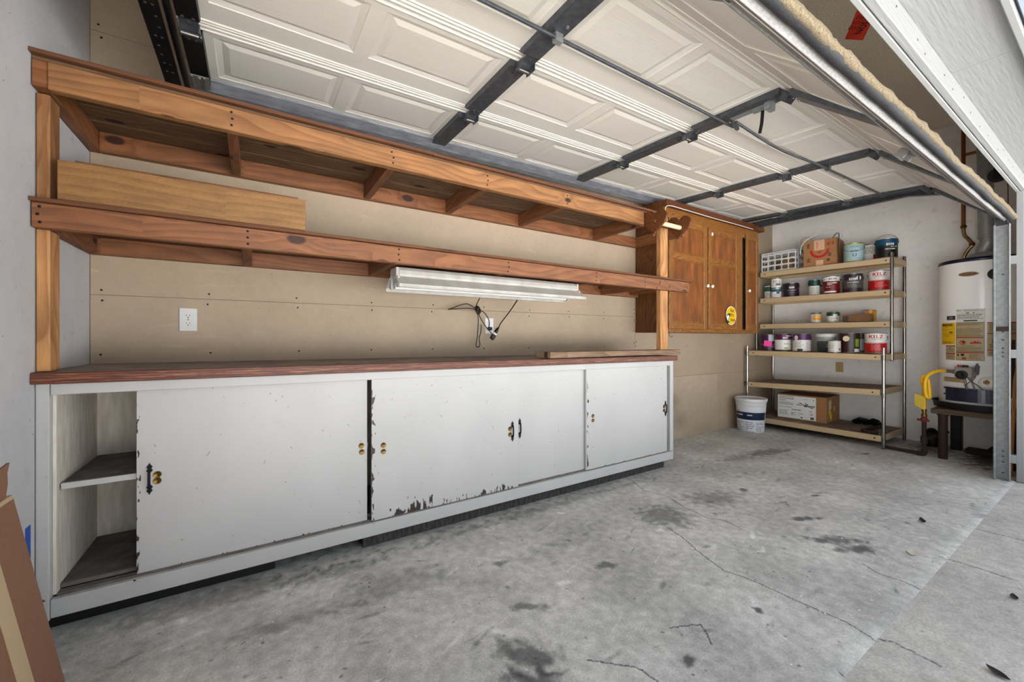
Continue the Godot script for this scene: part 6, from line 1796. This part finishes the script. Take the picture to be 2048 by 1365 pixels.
func build_small_things() -> void:
	outlet("white duplex outlet on the drywall nearest the left wall, above the worktop", T(Vector3(-0.269, 1.126, -2.5698)), M.white_plastic)
	outlet("white duplex outlet with a black plug in it, below the shop light", T(Vector3(1.450, 1.123, -2.5698)), M.white_plastic)
	outlet("old almond outlet on the end wall between the rack shelves", T(Vector3(5.6318, 0.706, -1.863), -PI / 2), M.almond)
	# shop light under the lower shelf
	var x0 := 0.615
	var x1 := 1.865
	var t := thing("shop_light", "white metal twin-tube shop light hanging below the lower pine shelf", "light fixture", Vector3(1.24, 1.35, -2.11))
	var zc := -2.115
	var sec := [[-0.035, 1.402], [-0.050, 1.385], [-0.055, 1.365], [-0.050, 1.352], [0.050, 1.352], [0.055, 1.365], [0.050, 1.385], [0.035, 1.402]]
	var pts := PackedVector2Array()
	for q in sec:
		pts.append(Vector2(q[0], q[1]))
	# housing: extruded along x (local z -> world x, local x -> world -z)
	var ex := Transform3D(Basis(Vector3(0, 0, 1), Vector3(0, 1, 0), Vector3(-1, 0, 0)), Vector3(x1 - 0.02, 0, zc))
	part(t, "housing", prism(S(), pts, x1 - x0 - 0.04, ex), M.enamel)
	for s in [-1.0, 1.0]:
		var st := S()
		var zz := [0.020, 0.052, 0.118]
		var yy := [1.360, 1.352, 1.305]
		for k in 2:
			hexa(st, [Vector3(x0, yy[k], zc + s * zz[k]), Vector3(x1, yy[k], zc + s * zz[k]), Vector3(x1, yy[k + 1], zc + s * zz[k + 1]), Vector3(x0, yy[k + 1], zc + s * zz[k + 1]), Vector3(x0, yy[k] + 0.0015, zc + s * zz[k]), Vector3(x1, yy[k] + 0.0015, zc + s * zz[k]), Vector3(x1, yy[k + 1] + 0.0015, zc + s * zz[k + 1]), Vector3(x0, yy[k + 1] + 0.0015, zc + s * zz[k + 1])])
		cbox(st, Vector3(x0, 1.288, zc + s * 0.118 - 0.001), Vector3(x1, 1.308, zc + s * 0.118 + 0.001), 0.0005)
		cbox(st, Vector3(x0, 1.287, zc + s * 0.124 - 0.008), Vector3(x1, 1.290, zc + s * 0.124 + 0.008), 0.0005)
		part(t, "reflector_wing", st, M.enamel)
		part(t, "tube", tube(S(), [Vector3(x0 + 0.03, 1.315, zc + s * 0.058), Vector3(x1 - 0.03, 1.315, zc + s * 0.058)], 0.0185, 16), mat(Color(0.93, 0.93, 0.92), 0.3))
	for x in [x0 + 0.012, x1 - 0.012]:
		var st := S()
		cbox(st, Vector3(x - 0.008, 1.352, zc - 0.052), Vector3(x + 0.008, 1.400, zc + 0.052), 0.002)
		for s in [-1.0, 1.0]:
			cbox(st, Vector3(x - 0.006, 1.295, zc + s * 0.058 - 0.012), Vector3(x + 0.006, 1.353, zc + s * 0.058 + 0.012), 0.002)
		part(t, "end_cap", st, M.enamel)
	for x in [0.80, 1.68]:
		part(t, "hanging_wire", tube(S(), [Vector3(x, 1.40, zc), Vector3(x, 1.411, zc)], 0.003, 6), M.steel)
	# the lamp's own cord and plug, and the knotted brown cord they are plugged into
	part(t, "power_cord", tube(S(), smooth([Vector3(1.46, 1.352, -2.13), Vector3(1.52, 1.31, -2.28), Vector3(1.52, 1.22, -2.40), Vector3(1.495, 1.14, -2.48), Vector3(1.488, 1.10, -2.50)], 6), 0.004, 8), M.black)
	part(t, "plug", lathe(S(), [Vector2(0, -0.005), Vector2(0.012, -0.004), Vector2(0.014, 0.010), Vector2(0.010, 0.032), Vector2(0.005, 0.048), Vector2(0, 0.05)], 12, T(Vector3(1.462, 1.072, -2.50), 0, 0, -0.6)), M.black)
	var zk := -2.50
	var cord := thing("extension_cord", "knotted brown extension cord dangling in loops in front of the right outlet", "cord", Vector3(1.30, 1.10, zk))
	var k0 := Vector3(1.316, 1.232, zk)
	part(cord, "cord_run", tube(S(), smooth([Vector3(1.19, 1.352, -2.16), Vector3(1.24, 1.31, -2.30), Vector3(1.29, 1.26, -2.46), k0], 6), 0.0035, 8), M.brown_cord)
	part(cord, "cord_loop", tube(S(), smooth([k0, Vector3(1.25, 1.266, zk), Vector3(1.20, 1.262, zk), Vector3(1.12, 1.232, zk), Vector3(1.10, 1.226, zk), Vector3(1.14, 1.230, zk + 0.01), Vector3(1.24, 1.238, zk + 0.01), k0], 6), 0.0035, 8), M.brown_cord)
	part(cord, "cord_loop", tube(S(), smooth([k0, Vector3(1.325, 1.16, zk), Vector3(1.318, 1.05, zk), Vector3(1.308, 0.985, zk), Vector3(1.324, 0.970, zk), Vector3(1.338, 0.99, zk), Vector3(1.332, 1.03, zk), Vector3(1.356, 1.08, zk - 0.02), Vector3(1.365, 1.13, zk - 0.03)], 6), 0.0035, 8), M.brown_cord)
	part(cord, "cord_run", tube(S(), smooth([k0, Vector3(1.345, 1.17, zk), Vector3(1.39, 1.11, zk), Vector3(1.425, 1.075, zk), Vector3(1.440, 1.060, zk)], 6), 0.0035, 8), M.brown_cord)
	part(cord, "cord_run", tube(S(), smooth([k0, Vector3(1.37, 1.215, zk), Vector3(1.41, 1.16, zk), Vector3(1.425, 1.10, zk - 0.03), Vector3(1.435, 1.103, -2.553)], 6), 0.0035, 8), M.brown_cord)
	var kn := S()
	for k in 3:
		var ring := []
		for m in 17:
			var a := TAU * m / 16.0
			ring.append(k0 + Vector3(cos(a) * 0.013, sin(a) * 0.024, 0.008 * sin(a * 2.0 + k)) + Vector3(0.003 * k, -0.004 * k, 0.004 * k))
		tube(kn, ring, 0.0042, 8, false)
	part(cord, "knot", kn, M.brown_cord)
	part(cord, "wall_plug", cb(Vector3(1.428, 1.090, -2.560), Vector3(1.462, 1.114, -2.535), 0.006), M.black)
	var cx := T(Vector3(1.448, 1.050, zk), 0, 0, -0.6)
	part(cord, "socket_end", cbox(S(), Vector3(-0.016, -0.030, -0.012), Vector3(0.016, 0.008, 0.012), 0.006, 0, Vector2.ZERO, cx), M.brown_cord)
	part(cord, "white_collar", cbox(S(), Vector3(-0.013, 0.012, -0.010), Vector3(0.013, 0.030, 0.010), 0.003, 0, Vector2.ZERO, T(Vector3(1.446, 1.048, zk), 0, 0, -0.6)), M.white_plastic)
	# sticker on the ceiling
	var so := thing("caution_sticker", "orange warning sticker with black lettering on the ceiling over the door", "sticker", Vector3(3.37, 3.0795, -0.985), "", 0.0)
	var sx := Transform3D(Basis(Vector3(-0.14, 0, 0.99).normalized(), Vector3(0.80, 0, 0.60).normalized(), Vector3.DOWN), Vector3.ZERO)
	part(so, "sheet", hexa(S(), [Vector3(0.039, 0, -0.113), Vector3(0.154, 0, -0.050), Vector3(-0.20, 0, 0.155), Vector3(-0.315, 0, 0.092), Vector3(0.039, -0.001, -0.113), Vector3(0.154, -0.001, -0.050), Vector3(-0.20, -0.001, 0.155), Vector3(-0.315, -0.001, 0.092)]), M.orange, true)
	var along := Vector3(0.244, 0, -0.22).normalized()
	var acr := Vector3(0.115, 0, 0.063).normalized()
	var lx := Transform3D(Basis(along, Vector3.DOWN.cross(along).normalized(), Vector3.DOWN), Vector3(-0.080, -0.0012, 0.021) + acr * 0.036)
	letters(so, "CAUTION", M.ink, 0.26, 0.038, lx, font_bold)
	# small print, too small to read: rows of dark strokes
	var fine := S()
	for k in 4:
		for j in 5:
			var c := Vector3(-0.080, -0.0011, 0.021) + acr * (0.008 - 0.018 * k) + along * (-0.10 + 0.045 * j)
			var e := along * (0.014 + 0.004 * ((j + k) % 2))
			var w := acr * 0.004
			hexa(fine, [c - e - w, c + e - w, c + e + w, c - e + w, c - e - w + Vector3(0, -0.0005, 0), c + e - w + Vector3(0, -0.0005, 0), c + e + w + Vector3(0, -0.0005, 0), c - e + w + Vector3(0, -0.0005, 0)])
	part(so, "small_print", fine, mat(Color(0.45, 0.08, 0.03), 0.6), true)
	# cartons leaning on the left wall
	var lc := thing("flattened_carton", "flattened brown carton with a torn flap and tan edges leaning on the left wall", "carton", Vector3(-0.52, 0, -1.5))
	# its face leans: x = -0.474 - 0.18 y
	part(lc, "carton_face", hexa(S(), [Vector3(-0.490, 0.0, -1.75), Vector3(-0.490, 0.0, -1.0), Vector3(-0.594, 0.572, -1.0), Vector3(-0.594, 0.572, -1.75), Vector3(-0.474, 0.0, -1.75), Vector3(-0.474, 0.0, -1.0), Vector3(-0.577, 0.572, -1.0), Vector3(-0.577, 0.572, -1.75)]), M.hardboard)
	part(lc, "cut_edge", hexa(S(), [Vector3(-0.594, 0.5725, -1.749), Vector3(-0.594, 0.5725, -1.0), Vector3(-0.577, 0.5725, -1.0), Vector3(-0.577, 0.5725, -1.749), Vector3(-0.596, 0.584, -1.749), Vector3(-0.596, 0.584, -1.0), Vector3(-0.579, 0.584, -1.0), Vector3(-0.579, 0.584, -1.749)]), M.mdf_edge)
	part(lc, "tan_strip", hexa(S(), [Vector3(-0.4735, 0.0, -1.605), Vector3(-0.4735, 0.0, -1.54), Vector3(-0.5765, 0.572, -1.54), Vector3(-0.5765, 0.572, -1.605), Vector3(-0.4720, 0.0, -1.605), Vector3(-0.4720, 0.0, -1.54), Vector3(-0.5750, 0.572, -1.54), Vector3(-0.5750, 0.572, -1.605)]), M.mdf_edge)
	var torn := PackedVector2Array([Vector2(-1.735, 0.585), Vector2(-1.745, 0.62), Vector2(-1.742, 0.65), Vector2(-1.755, 0.676), Vector2(-1.72, 0.672), Vector2(-1.66, 0.655), Vector2(-1.3, 0.645), Vector2(-1.3, 0.585)])
	part(lc, "torn_flap", prism(S(), torn, 0.006, Transform3D(Basis(Vector3(0, 0, 1), Vector3(0, 1, 0), Vector3(-1, 0, 0)), Vector3(-0.586, 0, 0))), M.hardboard)
	single("blue_tape", "small blue strip of tape on the left wall beside the cabinet end", "tape", cb(Vector3(-0.6198, 0.305, -1.99), Vector3(-0.6185, 0.415, -1.955), 0.0), M.blue_tape)


func leaf(label: String, at: Vector3, size: float, m: Material, turn: float, curl := 0.3) -> void:
	var st := S()
	var n := 8
	var prev := []
	for k in n + 1:
		var u := float(k) / n
		var w := size * 0.28 * sin(PI * clampf(u * 0.96 + 0.02, 0.0, 1.0))
		var x := (u - 0.5) * size
		var up := 0.003 + curl * size * pow(absf(u - 0.4), 2.0)
		var row := [Vector3(x, up + curl * w * 0.7, -w), Vector3(x, up, 0), Vector3(x, up + curl * w * 0.5, w)]
		if not prev.is_empty():
			for j in 2:
				hexa(st, [prev[j], row[j], row[j + 1], prev[j + 1], prev[j] + Vector3(0, 0.0012, 0), row[j] + Vector3(0, 0.0012, 0), row[j + 1] + Vector3(0, 0.0012, 0), prev[j + 1] + Vector3(0, 0.0012, 0)])
		prev = row
	var o := single("dry_leaf", label, "leaf", st, m)
	o.position = at
	o.rotation.y = turn


func build_floor_litter() -> void:
	leaf("small dark curled leaf on the garage floor inside the door line", Vector3(3.166, 0, -0.667), 0.05, M.leaf, 0.5, 0.8)
	leaf("pale dry leaf on the slab just inside the worn door line", Vector3(2.663, 0, -0.595), 0.07, M.leaf_pale, 0.1, 0.2)
	leaf("small brown leaf on the driveway near the right frame edge", Vector3(2.556, -0.0045, -0.276), 0.04, M.leaf, 0.3, 0.5)
	leaf("large dark leaf on the driveway at the bottom right corner", Vector3(1.93, -0.0045, -0.24), 0.055, M.leaf, 1.2, 0.5)
	var st := S()
	var r := RandomNumberGenerator.new()
	r.seed = 33
	var spots := [Vector2(1.433, -0.599), Vector2(1.906, -0.64), Vector2(2.32, -1.8), Vector2(1.98, -1.62), Vector2(2.9, -0.62)]
	for k in 90:
		spots.append(Vector2(r.randf_range(1.5, 3.6), -0.55 - absf(r.randfn(0.0, 0.28))))
	for k in 60:
		spots.append(Vector2(r.randf_range(-0.4, 4.4), r.randf_range(-1.95, -0.5)))
	for p in spots:
		if p.y < -2.0 or p.x < 0.3 and p.y > -1.3:
			continue
		var s := r.randf_range(0.0018, 0.0045)
		var a := r.randf() * TAU
		var q := []
		for h in [0.0, 0.0015]:
			for k in 4:
				var b := a + TAU * k / 4.0
				q.append(Vector3(p.x + cos(b) * s * (1.0 + 0.4 * (k % 2)), 0.0003 + h, p.y + sin(b) * s))
		hexa(st, q)
	single("paint_flakes", "white paint flakes scattered over the garage floor by the door line", "flakes", st, M.chip).set_meta("kind", "stuff")
